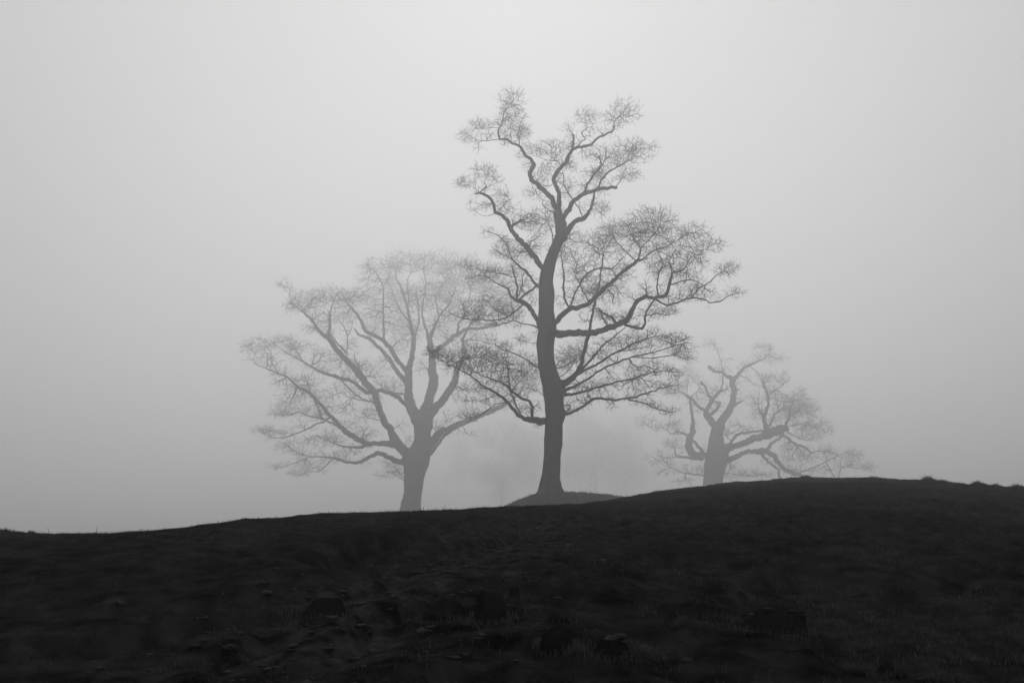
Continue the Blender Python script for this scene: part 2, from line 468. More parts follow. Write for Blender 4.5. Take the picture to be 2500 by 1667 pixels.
def build_tree(name, loc, trunk, limbs, clumps, seed, scale, k_att, label, group=None, sides=22, tip_r=0.006, gnarl=1.0, slim=0.95):
    rng = np.random.default_rng(seed)
    root = empty(name, loc)
    tag(root, label, "tree", group)
    tr = np.array(trunk, float); tr[:, 3] *= 1.0 if slim > 0.88 else 0.93
    foot = tr[0].copy(); foot[2] -= 1.2; foot[3] *= 1.15
    C = catmull(np.vstack([foot, tr]), 0.11 * scale)
    def flare(arc, ang, s0):
        zz = np.clip(1 - (arc - 1.2) / (1.3 * scale), 0, 1)[:, None] ** 2
        ridge = 0.5 + 0.5 * np.cos(ang[None] * 5 + s0 + 1.2 * np.sin(ang[None] + s0))
        return 1 + 0.34 * zz * (ridge - 0.15) + 0.02 * np.cos(ang[None] * 7 + s0)
    tube("trunk", C, sides, BARK, root, rng, 0.075, flare)
    curves = [C[C[:, 2] > C[0, 2] + 0.2 * (C[-1, 2] - C[0, 2])]]
    for L in limbs:
        L = np.array(L, float); L[:, 3] *= slim
        near_ = np.vstack(curves); dd = np.linalg.norm(near_[:, :3] - L[0, :3], axis=1); j = int(dd.argmin())
        if 0.25 * L[0, 3] < dd[j] < 2.2 * scale:             # rooted in the wood it springs from
            L = np.vstack([[*near_[j, :3], min(near_[j, 3] * 0.8, L[0, 3] * 1.25)], L])
        c = catmull(L, max(0.11 * scale, 0.02))
        wob = np.stack([fbm(np.arange(len(c)) * 0.33 + 7 * k, np.full(len(c), float(rng.integers(999))), 3, 2) for k in range(3)], 1)
        fade = np.minimum(np.arange(len(c)) / 3.0, 1)[:, None]
        kink = np.stack([fbm(np.arange(len(c)) * 0.75 + 3 * k, np.full(len(c), float(rng.integers(999))), 9, 2) for k in range(3)], 1)
        c[:, :3] += gnarl * fade * (wob * np.minimum(0.05 * scale, 0.4 * c[:, 3:4] + 0.02) + kink * np.minimum(0.04 * scale, 0.45 * c[:, 3:4]))
        sd = 12 if c[:, 3].max() > 0.09 * scale else (8 if c[:, 3].max() > 0.035 * scale else 6)
        tube("limb", c, sd, BARK, root, rng, 0.15 * gnarl)
        curves.append(c)
    for c in curves[1:]:                                    # short shoots all along the limbs
        k = 0
        while k < len(c) - 1:
            k += int(rng.integers(2, 6))
            if k >= len(c) or c[k, 3] > 0.12 * scale or rng.random() < 0.25: continue
            g = rng.uniform(0.2, 0.6) * scale
            o = rng.normal(size=3); o[2] = abs(o[2]) * 0.9; o /= np.linalg.norm(o)
            p = c[k, :3] + o * g * 0.9
            clumps = clumps + [(p[0], p[1], p[2], g, g, g * 0.8, 0.3)]
    P0, P1, R0, R1 = grow(curves, clumps, rng, scale, k_att, tip_r)
    thick = R1 > 2.5 * tip_r
    v, q = prisms(P0[~thick], P1[~thick], R0[~thick], R1[~thick], 3)
    v2, q2 = prisms(P0[thick], P1[thick], R0[thick], R1[thick], 6)
    v, q = np.vstack([v, v2]), np.vstack([q, q2 + len(v)])
    crown = mesh_np("crown", v, quads=q, mat=TWIG, parent=root, smooth=False)
    crown["kind"] = "stuff"
    print(name, "twigs", len(P0))
    return root

SYCAMORE_LOC=(2.60,54.00,5.55)
SYCAMORE_TRUNK=[(-0,0,-0.17,0.972),(0,0,0,0.931),(-0.02,0,0.33,0.798),(0,0,0.71,0.724),(0.03,0,1.12,0.633),(0.13,0,2.39,0.569),(0.22,0,3.67,0.581),(0.26,0,4.53,0.601),(0.36,0,5.31,0.681),(0.32,0,6.28,0.658),(0.3,0,7.07,0.774),(-0.02,0,8.06,0.664),(-0.22,0,9.14,0.562),(-0.29,0,10.33,0.627),(-0.16,0,11.25,0.648),(-0.13,0,11.59,0.642),(-0.14,0,12.42,0.585),(-0.15,0,12.94,0.527),(-0.16,0,13.99,0.525),(-0.15,0,15.05,0.482),(-0.06,0,15.8,0.464),(0.21,0,16.67,0.395),(0.62,0,17.76,0.387),(1.04,0,18.86,0.378),(1.05,0,19.75,0.37),(0.93,0,18.8,0.353),(0.91,0,19.63,0.377),(0.73,0,20.56,0.34)]
SYCAMORE_LIMBS=[
[(0.77,0,20.39,0.27),(0.87,-0.46,21.26,0.192),(0.78,-0.78,21.78,0.173),(0.54,-1.09,22.22,0.161),(0.5,-1.31,22.61,0.172),(0.8,-1.6,23.05,0.16),(1.32,-1.94,23.54,0.171),(1.58,-2.16,24.01,0.159),(1.84,-2.32,24.34,0.136),(2.43,-2.55,24.46,0.106),(3.16,-2.85,24.5,0.094),(3.51,-3.08,24.79,0.082),(4.08,-3.44,24.92,0.075),(4.49,-3.74,24.95,0.067),(4.67,-4.03,25.19,0.055),(4.62,-4.23,25.36,0.041),(4.72,-4.47,25.51,0.022)],
[(1.78,-2.3,24.31,0.099),(1.89,-2.04,25.01,0.084),(1.95,-1.9,25.52,0.077),(1.88,-1.74,25.92,0.062)],
[(2.17,-2.46,24.53,0.049),(2.42,-2.68,24.8,0.042),(2.71,-2.86,24.88,0.041),(2.51,-3.05,25.02,0.041),(2.35,-3.26,25.15,0.037),(2.58,-3.57,25.17,0.034),(2.71,-3.88,25.28,0.022),(2.61,-4.15,25.45,0.015)],
[(0.65,-0.15,20.74,0.247),(0.3,-0.33,21.5,0.201),(-0.16,-0.51,22,0.193),(-0.63,-0.68,22.34,0.193),(-1.17,-0.9,22.65,0.185),(-1.3,-1.01,22.93,0.173),(-1.17,-1.19,23.35,0.161),(-0.98,-1.34,23.64,0.161),(-1.25,-1.54,24.01,0.13),(-1.72,-1.82,24.37,0.122),(-2.02,-2.05,24.75,0.107),(-2.56,-2.3,24.9,0.095),(-3.01,-2.51,25.04,0.083),(-3.46,-2.68,24.94,0.076),(-3.61,-2.81,25.24,0.064),(-3.57,-2.96,25.67,0.06),(-3.31,-3.09,26.01,0.045),(-3.23,-3.22,26.53,0.041),(-3.16,-3.29,26.83,0.034),(-2.9,-3.36,27.08,0.023),(-2.33,-3.47,27.31,0.015)],
[(-3.54,-2.71,24.98,0.034),(-4.15,-2.48,24.97,0.03),(-4.77,-2.17,25.15,0.03),(-5,-2.05,25.07,0.023),(-5.4,-1.88,25.54,0.015),(-6.03,-1.71,25.98,0.012)],
[(-2.06,-2.07,24.82,0.042),(-2.1,-2.36,25.25,0.034),(-2.21,-2.61,25.62,0.023),(-2.03,-2.72,25.89,0.015)],
[(-2.65,-2.35,24.96,0.023),(-2.67,-1.93,26.02,0.019),(-2.71,-1.56,26.94,0.016)],
[(-3.61,-2.97,25.74,0.023),(-4.28,-3.18,25.61,0.019),(-4.95,-3.36,25.38,0.015),(-5.4,-3.47,25.48,0.011)],
[(1.18,0,19.97,0.212),(1.68,-0.35,20.73,0.192),(1.9,-0.56,21.13,0.177),(2.35,-0.77,21.41,0.172),(2.87,-0.95,21.57,0.153),(3.48,-1.11,21.74,0.145),(4.07,-1.27,21.83,0.129),(4.65,-1.47,21.77,0.121),(4.95,-1.61,21.65,0.114)],
[(2.71,-0.91,21.59,0.092),(2.83,-0.76,22.13,0.085),(3.27,-0.43,22.9,0.093),(3.59,-0.12,23.58,0.086),(4.07,0.15,24.31,0.103),(4.25,0.2,24.44,0.079)],
[(3.66,-1.17,21.75,0.069),(3.91,-0.84,22.6,0.077),(4.45,-0.39,23.43,0.07),(5.07,-0.01,24.07,0.063),(5.66,0.23,24.5,0.063),(6.01,0.34,24.74,0.048),(6.45,0.53,25.15,0.024)],
[(4.93,-1.6,21.74,0.034),(5.31,-1.3,22.36,0.027),(5.58,-1.06,22.78,0.019)],
[(1.19,0,18.3,0.23),(1.59,-0.61,18.99,0.22),(1.98,-0.99,19.27,0.197),(2.48,-1.31,19.36,0.181),(2.85,-1.54,19.59,0.15),(3.06,-1.79,20.04,0.112),(3.23,-2.13,20.53,0.097),(3.31,-2.46,20.85,0.074),(3.44,-2.77,21.03,0.052)],
[(2.5,-1.35,19.47,0.049),(2.17,-1.68,20.09,0.045),(1.56,-2.05,20.81,0.041),(1.1,-2.43,21.45,0.037),(1.08,-2.87,21.96,0.033),(0.95,-3.17,22.2,0.026)],
[(3.24,-1.93,20.22,0.03),(3.6,-1.53,19.83,0.023),(4.15,-1.22,19.53,0.015)],
[(0.54,-1.14,22.31,0.034),(0.13,-0.95,22.12,0.027),(-0.32,-0.64,22.36,0.019)],
[(0.73,0,20.35,0.046),(0.09,0.28,20.86,0.039),(-0.32,0.54,21.41,0.031),(-0.27,0.71,21.79,0.028),(-0.72,1.2,22.6,0.016)],
[(0.87,-1.77,23.46,0.03),(0.64,-1.93,23.63,0.03),(-0.07,-2.46,23.42,0.023),(-0.76,-2.92,23.42,0.015)],
[(-0.24,0,15.8,0.212),(-0.88,-0.62,16.53,0.21),(-1.49,-1.33,17.09,0.198),(-2.09,-1.93,17.48,0.177),(-2.58,-2.42,17.9,0.166),(-2.87,-2.83,18.46,0.156),(-3.26,-3.09,18.76,0.131),(-3.74,-3.33,18.96,0.121),(-3.86,-3.52,19.37,0.116),(-4.01,-3.66,19.62,0.109),(-4.36,-3.91,19.89,0.094),(-4.85,-4.24,19.97,0.072),(-5.12,-4.45,19.74,0.064)],
[(-4.82,-4.24,20,0.039),(-4.49,-4.46,20.21,0.043),(-4.35,-4.56,20.35,0.032),(-4.52,-4.7,20.52,0.025),(-4.41,-4.89,20.7,0.018),(-4.19,-5.31,20.91,0.011)],
[(-4.47,-4.02,20.07,0.025),(-4.39,-4.23,20.37,0.022),(-3.92,-4.46,20.45,0.014),(-3.34,-4.92,20.48,0.011)],
[(-4.93,-4.28,19.99,0.025),(-5.37,-4.05,20.54,0.018),(-5.89,-3.9,20.73,0.014),(-6.41,-3.7,20.63,0.011)],
[(-3.79,-3.31,18.8,0.025),(-4.38,-3.14,18.72,0.018),(-4.89,-2.97,18.96,0.015),(-5.27,-2.89,19.27,0.011)],
[(-3.65,-3.29,19,0.025),(-3.22,-2.87,19.68,0.018),(-2.78,-2.54,20.33,0.011)],
[(-0.48,0,14.52,0.12),(-1.06,0.4,15.2,0.101),(-1.55,1,16.19,0.103),(-2.06,1.44,16.8,0.093),(-2.48,1.75,17.37,0.063),(-3,1.99,17.8,0.047),(-3.74,2.27,18.37,0.026)],
[(-0.35,-0.26,16.19,0.055),(0.02,-0.68,16.93,0.05),(0.31,-1.23,17.56,0.05),(0.19,-1.74,18.31,0.04),(-0.11,-1.99,18.95,0.025)],
[(-2.58,1.79,17.39,0.047),(-3.11,2.44,19.13,0.043),(-3.88,3.05,20.09,0.038),(-4.55,3.63,20.58,0.022)],
[(-2.23,0.4,13.71,0.09),(-2.23,0.84,14.82,0.081),(-2.38,1.14,15.69,0.072),(-2.53,1.33,16.43,0.062),(-2.58,1.49,16.88,0.052)],
[(-0.51,0,11.59,0.168),(-1.04,0.26,12.71,0.17),(-1.48,0.45,13.41,0.181),(-1.98,0.58,13.75,0.181),(-2.38,0.67,13.91,0.121),(-2.68,0.75,14.25,0.091),(-2.94,0.85,14.83,0.071),(-3.5,0.94,15.13,0.051),(-3.96,1.03,15.44,0.046),(-4.33,1.12,15.85,0.036),(-5.05,1.29,15.97,0.031),(-6.1,1.61,15.76,0.016)],
[(-1.93,0.53,13.38,0.06),(-2.48,0.11,12.77,0.06),(-3.07,-0.45,12.12,0.054),(-3.94,-1.14,11.75,0.048),(-4.88,-1.72,11.61,0.043),(-5.82,-2.15,11.53,0.033),(-6.64,-2.7,11.75,0.019)],
[(-0.61,0,11.49,0.109),(-1.29,0.38,11.89,0.045),(-1.98,0.71,12.12,0.04),(-2.48,0.92,12.4,0.04),(-3.29,1.28,12.25,0.03),(-4.01,1.81,12.14,0.02)],
[(-2.13,0.58,14.14,0.05),(-1.83,0.07,14.87,0.045),(-1.88,-0.34,15.25,0.035),(-1.59,-0.81,15.39,0.02)],
[(-2.45,1.17,15.82,0.036),(-3.52,1.87,16.36,0.031),(-5.13,2.96,17.11,0.027),(-6.39,3.46,17.48,0.016)],
[(-5.86,-2.2,11.51,0.024),(-5.89,-1.95,12.2,0.019),(-6.21,-1.62,13.22,0.015)],
[(-3.07,-0.36,12.41,0.03),(-3.77,-0.02,12.83,0.025),(-4.29,0.54,13.65,0.02),(-4.81,0.85,13.97,0.015)],
[(0.19,0,11.8,0.227),(1.05,-0.55,12.45,0.206),(1.52,-0.9,12.69,0.196),(2.27,-1.4,12.68,0.174),(2.99,-1.96,13,0.163),(3.54,-2.41,13.45,0.153),(4.36,-2.9,14.08,0.143),(5.09,-3.25,14.66,0.133),(5.82,-3.6,15.13,0.132),(6.3,-3.85,15.18,0.066)],
[(6,-3.7,15.24,0.071),(6.19,-3.37,16.24,0.062),(5.89,-3.01,16.91,0.043),(5.68,-2.68,17.68,0.034),(5.53,-2.52,18.28,0.02)],
[(6.18,-3.4,16.18,0.043),(6.86,-4.04,16.77,0.038),(7.23,-4.72,17.08,0.028),(7.32,-5.36,17.4,0.019)],
[(5.82,-3.6,15.18,0.052),(5.16,-3.16,16.12,0.048),(4.69,-2.61,16.98,0.039),(4.49,-2.16,17.91,0.025)],
[(6.26,-3.83,15.24,0.061),(6.85,-4.37,15.62,0.051),(7.66,-5.03,15.65,0.042),(8.51,-5.51,16.03,0.027),(8.91,-5.85,16.28,0.018)],
[(1.43,-0.84,12.71,0.083),(1.16,-0.72,13.43,0.079),(1.04,-0.54,14.33,0.079),(1.13,-0.24,15.5,0.065),(1.02,0.1,16.71,0.051),(0.99,0.28,17.44,0.036),(1.32,0.41,18.15,0.021)],
[(1.44,-0.82,12.82,0.073),(1.83,-1.02,13.74,0.064),(2.32,-1.3,14.68,0.064),(2.9,-1.59,15.2,0.064),(3.56,-1.86,15.35,0.058),(4.3,-2.14,15.19,0.048),(4.77,-2.32,15.53,0.039),(5.16,-2.45,16,0.024)],
[(2.72,-1.72,12.88,0.048),(2.39,-1.36,13.83,0.039),(2.05,-1.02,14.78,0.03),(1.78,-0.85,15.48,0.02)],
[(3.9,-2.61,13.68,0.038),(4.53,-2.26,13.91,0.029),(4.94,-1.92,13.42,0.019)],
[(0.08,0,11.13,0.325),(0.93,-0.51,10.97,0.283),(1.85,-1.19,10.82,0.251),(2.74,-1.94,10.6,0.238),(3.43,-2.55,10.56,0.216),(4.03,-3.12,10.68,0.214),(4.61,-3.64,10.77,0.231),(5.03,-4.02,10.93,0.193),(5.26,-4.48,11.46,0.173),(5.58,-4.87,11.9,0.154),(6.08,-5.18,12.03,0.144),(6.65,-5.5,11.92,0.126),(7.22,-5.81,11.91,0.12),(7.42,-6.08,12.33,0.116),(7.48,-6.37,12.79,0.106),(7.58,-6.63,13.16,0.084),(8.11,-7.05,13.19,0.057),(8.39,-7.48,13.49,0.035),(8.55,-8.08,13.9,0.022)],
[(4.32,-3.42,10.83,0.111),(4.12,-3.29,11.26,0.102),(3.68,-3.13,11.51,0.075),(3.17,-2.77,12.12,0.047),(2.72,-2.5,12.01,0.024)],
[(3.94,-3.02,10.66,0.065),(3.53,-2.79,11.42,0.047),(3.33,-2.58,11.99,0.033)],
[(4.87,-3.77,10.63,0.101),(5.47,-3.41,10.59,0.097),(6.07,-3.08,10.55,0.093),(6.36,-2.86,11.01,0.084),(6.45,-2.53,11.7,0.076),(6.79,-2.1,12.35,0.067),(7.27,-1.43,13.13,0.068)],
[(6.43,-2.59,11.59,0.033),(7.19,-2.38,11.85,0.028),(8.2,-2.05,11.86,0.024),(9.04,-1.87,12.42,0.014)],
[(6.57,-5.45,11.85,0.076),(7.28,-5.81,11.3,0.071),(7.86,-6.06,11.36,0.062),(8.36,-6.26,11.56,0.062),(8.77,-6.4,11.56,0.053),(9.41,-6.63,11.44,0.044),(9.78,-6.82,11.14,0.039),(10.31,-7.13,11.08,0.039),(10.67,-7.46,11.29,0.026),(11.08,-7.85,11.33,0.017)],
[(8.75,-6.4,11.58,0.044),(9.32,-6.12,12.32,0.04),(10.12,-5.88,12.83,0.04),(10.56,-5.69,13.33,0.032),(11.22,-5.35,13.75,0.018)],
[(6.82,-5.58,11.94,0.063),(6.79,-5.21,12.74,0.054),(7.06,-4.73,13.79,0.051),(7.44,-4.43,14.6,0.042),(7.27,-4.06,15.55,0.028),(6.99,-3.67,16.12,0.019)],
[(7.58,-6.22,12.56,0.053),(8.81,-5.42,13.15,0.045),(9.37,-4.96,13.27,0.036),(10,-4.57,13.12,0.023)],
[(8.64,-5.55,13.05,0.041),(8.73,-5.98,13.8,0.031),(9.12,-6.38,14.31,0.022),(9.63,-6.59,14.7,0.018)],
[(7.54,-6.63,13.26,0.044),(7.41,-6.84,13.93,0.035),(7.74,-7.11,14.49,0.026),(8.09,-7.23,14.91,0.018)],
[(0.61,0,7.34,0.339),(1.45,-0.5,7.62,0.24),(1.91,-0.9,8.12,0.201),(2.13,-1.22,8.63,0.152),(2.35,-1.75,9.47,0.142),(2.51,-2.22,10.12,0.123),(2.67,-2.76,10.74,0.103),(2.75,-3.54,11.48,0.083),(2.87,-4.36,12.08,0.073),(3.02,-5.28,12.62,0.059),(3.04,-6.29,13.2,0.049),(3.11,-7.08,13.65,0.044),(3.07,-7.68,14.06,0.026)],
[(1.73,-0.73,7.91,0.105),(2.71,-1.66,8.71,0.085),(3.6,-2.48,9.66,0.061),(4.31,-2.89,10.12,0.047),(4.91,-3.45,10.53,0.028)],
[(1.91,-0.88,7.97,0.105),(3.21,-1.42,8.57,0.085),(4.11,-1.95,9.02,0.071),(5.44,-2.69,9.59,0.056),(6.42,-3.04,9.88,0.042),(7.59,-3.33,10.09,0.023)],
[(1.08,-0.17,7.06,0.135),(2.27,-0.95,7.42,0.086),(3.17,-1.59,7.95,0.075),(4.06,-2.13,8.3,0.07),(5.35,-3.01,8.64,0.055),(6.55,-4.13,8.62,0.041),(7.93,-6.18,8.61,0.026),(8.47,-7.08,8.44,0.013)],
[(5.35,-3.01,8.62,0.042),(6.6,-3.76,8.35,0.036),(7.77,-4.73,8.28,0.031),(8.41,-5.75,7.73,0.017)],
[(1.07,-0.17,6.62,0.135),(2.29,-0.59,6.82,0.086),(3.21,-0.96,7.03,0.076),(4.46,-1.62,7.26,0.066),(5.66,-2.47,7.35,0.051),(6.64,-3.28,7.53,0.037),(7.61,-3.9,7.47,0.018)],
[(0.96,0,5.33,0.134),(1.95,0.33,5.74,0.106),(2.67,0.65,6.29,0.107),(3.4,0.98,6.66,0.098),(4.65,1.62,6.69,0.084),(6.07,2.42,7.02,0.075),(7.32,3.14,7.53,0.061),(8.7,3.79,8.1,0.041),(9.93,4.18,8.4,0.021)],
[(5.74,2.22,6.87,0.06),(6.89,2.61,6.7,0.05),(7.86,3.05,6.32,0.041),(9.22,3.85,6.22,0.021)],
[(3.66,-1.9,8.16,0.033),(4.09,-1.68,7.63,0.028),(4.28,-1.58,7.27,0.024)],
[(0.24,0,8.59,0.058),(1.05,0.41,8.84,0.044),(1.88,0.82,9.46,0.03),(2.31,1.09,10.15,0.02)],
[(0.38,0,7.89,0.048),(1,-0.14,8.1,0.039),(1.67,-0.5,8.81,0.024)],
[(4.37,-2.14,9.17,0.033),(5.61,-1.52,9.53,0.029),(7.37,-0.85,10.02,0.019)],
[(-0.17,0,4.96,0.258),(-0.69,-0.27,4.83,0.257),(-1.21,-0.59,4.85,0.247),(-1.73,-0.95,4.87,0.161),(-2.32,-1.48,5.16,0.134),(-2.82,-2.06,5.6,0.116),(-3.24,-2.56,6,0.107),(-3.72,-3,6.24,0.09),(-4.37,-3.49,6.47,0.073),(-4.84,-3.86,6.8,0.057),(-5.32,-4.18,7.13,0.048),(-5.95,-4.51,7.38,0.04),(-6.72,-4.91,7.7,0.032),(-7.48,-5.4,8.06,0.024),(-7.92,-5.82,8.35,0.012)],
[(-1.26,-0.62,4.98,0.119),(-1.22,-1.04,5.63,0.106),(-1.48,-1.38,5.99,0.101),(-1.9,-1.71,6.09,0.101),(-2.24,-2.01,6.29,0.092),(-2.64,-2.32,6.47,0.1),(-2.82,-2.51,6.69,0.083),(-3.4,-2.87,6.94,0.058),(-4.05,-3.19,7.12,0.045),(-4.7,-3.5,7.3,0.033),(-5.33,-3.97,7.68,0.02),(-5.8,-4.48,7.97,0.012)],
[(-1.94,-1.13,4.97,0.067),(-2.32,-1.72,5.58,0.067),(-2.49,-2.06,6.02,0.054),(-2.74,-2.29,6.44,0.046)],
[(-3.03,-2.27,5.72,0.037),(-3.73,-2.43,5.52,0.033),(-4.38,-2.7,4.97,0.029),(-4.86,-2.86,4.6,0.02),(-5.34,-2.94,4.59,0.012)],
[(-3.52,-2.82,6.11,0.029),(-4.21,-3.14,5.79,0.024),(-4.76,-3.53,5.54,0.016)],
[(-2.74,-2.46,6.65,0.062),(-2.82,-2.79,7.39,0.046),(-2.9,-3.13,7.9,0.033),(-3.07,-3.67,8.44,0.02)],
[(-2.57,-2.33,6.55,0.042),(-2.08,-2.61,7.09,0.033),(-1.67,-2.97,7.51,0.021)],
[(-0.73,0,8.61,0.061),(-1.59,0.67,9.41,0.053),(-2.48,1.21,10.01,0.05),(-3.3,1.58,10.39,0.036),(-3.85,2.02,10.9,0.023)],
[(-0.81,0,10.42,0.022),(-1.69,-0.29,10.43,0.018),(-2.13,-0.52,10.63,0.013)],
[(1.01,0.03,5.39,0.069),(1.3,-0.11,5.68,0.052),(1.44,-0.22,5.9,0.043),(0.99,-0.33,5.9,0.039)],
[(-0.28,0,6.59,0.03),(-0.85,-0.44,6.89,0.022),(-1.46,-0.76,6.99,0.017)],
[(-3.56,-2.89,6.22,0.029),(-4.06,-2.75,6.46,0.025),(-4.73,-2.6,6.62,0.017),(-5.4,-2.33,6.56,0.012)]]
SYCAMORE_CLUMPS=[(5.23,-4.64,25.98,1.32,0.99,0.84,1),(2.63,-4.14,25.96,0.96,0.72,0.63,1),(1.56,-2.12,24.88,0.38,0.37,0.46,0.5),(-2.56,-3.49,27.82,1.06,0.81,0.76,1),(-2.63,-3.15,26.65,1.13,0.87,0.83,1.3),(-1.8,-2.92,25.52,0.68,0.59,0.64,1.2),(-5.93,-1.93,25.67,0.88,0.61,0.5,1),(-4.73,-3.47,25.7,0.97,0.66,0.49,0.8),(-3.24,-2.69,24.72,0.45,0.34,0.3,0.4),(-5.14,-2.18,24.67,0.46,0.4,0.46,0.4),(4.23,0.5,25.58,1.36,0.86,0.68,1),(6.77,0.83,26.12,1.85,1.16,0.92,1.2),(5.94,-1.27,22.88,0.96,0.71,0.65,1),(3.47,-0.12,23.66,0.94,0.64,0.55,0.6),(0.4,-2.31,24.43,1.29,0.87,0.68,1),(-0.99,-2.99,24.04,0.67,0.5,0.45,0.8),(-0.23,-2.52,22.72,0.67,0.56,0.56,1),(-0.55,-0.72,22.92,0.7,0.5,0.46,0.9),(1.7,-1.92,23.38,0.57,0.5,0.57,1),(-0.32,-0.68,22.34,0.54,0.37,0.31,0.7),(-1.04,1.08,22.72,0.75,0.52,0.48,0.8),(-4.47,-5.33,20.98,0.96,0.72,0.57,1.3),(-6.03,-4,20.88,0.62,0.49,0.43,1),(-3.63,-4.75,20.65,0.5,0.44,0.43,0.7),(-3.3,-2.55,20.57,0.85,0.66,0.59,1),(-4.43,-3.73,19.27,0.32,0.3,0.32,0.6),(-5.41,-2.96,19.24,0.29,0.22,0.18,0.5),(3.82,-1.63,19.95,0.6,0.64,0.83,0.5),(1.47,-2.38,21.47,0.67,0.5,0.45,0.6),(1,-0.12,20.67,0.39,0.4,0.54,0.5),(1.95,-0.12,18.33,0.92,0.64,0.53,0.6),(2.63,-2.61,23.75,0.45,0.4,0.45,0.5),(-0.6,-1.78,18.94,1.19,0.94,0.89,1),(-1.6,-2.51,18.71,1.08,0.9,0.88,1),(-2.9,2.13,18.31,1.37,0.9,0.74,1.2),(-1.59,-1.35,16.87,1.09,0.85,0.79,1),(-0.89,-1.33,17.63,0.8,0.72,0.8,0.7),(-3.52,1.99,16.57,1.15,0.76,0.63,0.5),(-4.18,0.34,13.37,1.6,1.03,0.7,1),(-5.18,-1.76,12.06,1.15,0.74,0.43,1),(-2.88,-0.05,12.92,0.79,0.63,0.6,0.8),(-5.34,2.93,17.04,1.06,0.63,0.43,0.4),(-5.58,1.46,15.82,0.93,0.56,0.36,0.4),(-1.67,0.3,14.63,0.71,0.67,0.81,0.6),(-1.18,0.29,13.56,0.5,0.49,0.6,0.5),(6.73,-5.01,17.36,2,1.44,0.98,1.5),(6.04,-2.82,17.62,1.36,1.03,0.87,1),(4.73,-1.92,18.34,1.09,0.85,0.79,1),(4.21,-1.95,17.68,1.08,0.9,0.89,1),(2.99,-7.77,14.4,0.96,0.94,0.87,1),(2.33,-7.48,14.99,0.7,0.67,0.61,0.8),(7.71,-4.98,16.37,1.21,0.99,0.83,1.1),(9.41,-6.01,16.12,1,0.9,0.82,1.2),(10.28,-6.61,15.08,0.85,0.67,0.49,1.2),(8.24,-8.27,13.82,1.29,1.03,0.69,1),(7.04,-4.11,14.83,0.84,0.85,0.93,1),(7.52,-6.66,13.72,0.8,0.81,0.8,0.8),(9.59,-6.16,13.92,0.54,0.54,0.54,0.4),(11.64,-5.22,14,0.77,0.63,0.5,1.3),(11.11,-7.79,11.45,0.73,0.56,0.34,1),(9.99,-5.87,12.22,0.89,0.65,0.4,0.5),(4.19,-2.45,13.23,1.05,0.9,0.86,1),(2.86,-1.65,13.93,0.97,0.9,0.97,1),(1.98,-0.82,15.49,1.09,0.9,0.89,1),(2.28,-1.14,16.42,1.09,0.81,0.69,0.6),(4.42,-3.26,14.25,1.42,1.03,0.76,0.8),(1.62,0.49,17.63,0.82,0.72,0.82,0.5),(4.75,-4.11,11.1,0.69,0.56,0.46,1.2),(3.65,-3.31,11.36,0.56,0.54,0.56,0.8),(7.15,-2.6,11.78,1.04,0.72,0.47,0.6),(8.47,-1.82,12.34,0.77,0.54,0.38,0.3),(6.08,-5.33,12.51,0.54,0.63,0.72,0.5),(1.66,-0.64,18.58,0.91,0.67,0.61,0.5),(6.47,-2.78,10.1,1.59,1.01,0.51,1),(7.49,-5.89,9.05,1.14,0.81,0.44,1),(8.09,-6.15,8.25,0.82,0.7,0.52,1),(8.52,-5.69,7.88,0.52,0.43,0.31,1),(5.03,-2.31,9.8,1.13,0.81,0.56,0.9),(4.07,-2.41,9.58,0.84,0.63,0.47,0.8),(1.49,0.8,9.86,0.99,0.81,0.79,1),(1.16,0.6,9.09,0.69,0.54,0.49,0.8),(3.14,-2.22,8.95,0.84,0.63,0.47,0.7),(5.38,-2.71,8.15,1.11,0.76,0.46,0.5),(6.64,-3.27,7.63,1.74,1.08,0.46,1),(7.89,-3.82,7.31,0.63,0.54,0.45,1),(5.77,-2.78,6.8,1.74,1.08,0.46,0.8),(8.94,3.98,8.14,1.14,0.7,0.47,1),(9.03,3.89,6.33,0.82,0.53,0.39,1.1),(7.18,2.55,6.58,1.11,0.63,0.3,0.5),(2.74,-0.92,7.13,1.33,0.9,0.57,0.6),(2.18,0.58,6.48,0.88,0.63,0.49,0.4),(4.44,1.62,6.29,0.59,0.45,0.4,0.3),(3.59,-2.66,9.99,0.56,0.4,0.28,0.4),(-6.47,-5.16,8.12,1.27,0.91,0.52,2),(-7.55,-5.65,8.24,0.71,0.57,0.39,1.6),(-4.86,-4.01,8.51,1.39,1.01,0.65,2.2),(-5.72,-4.28,7.61,1.37,0.93,0.48,1.5),(-3.97,-3.65,8.1,0.98,0.89,0.82,1.8),(-2.9,-3.23,7.87,1.24,1.01,0.82,1.7),(-1.75,-3,7.5,0.99,0.81,0.66,1),(-3.56,-3.06,7.15,1.07,0.77,0.49,0.8),(-5.82,-2.36,6.72,0.62,0.48,0.37,1),(-5.06,-2.61,6.49,0.66,0.48,0.33,0.7),(-5.25,-3.53,5.63,0.57,0.4,0.24,1),(-5.76,-2.82,4.69,0.49,0.36,0.23,1),(-5.02,-2.91,4.92,0.49,0.38,0.29,0.5),(-4.23,2.11,11.3,0.64,0.48,0.46,1),(-3.39,1.66,10.79,0.55,0.4,0.36,0.5),(-2.05,-0.4,10.58,0.61,0.46,0.4,0.7),(-0.97,0.18,11.21,0.27,0.28,0.36,0.5),(-1.28,-0.62,7.11,0.6,0.48,0.43,0.6),(-0.96,-1.04,5.63,0.42,0.44,0.51,0.5),(-0.78,-0.3,4.48,0.43,0.26,0.13,0.5),(-1.33,0.56,9.28,0.62,0.52,0.53,0.5)]
SPREADING_LOC=(-15.92,128.00,9.13)
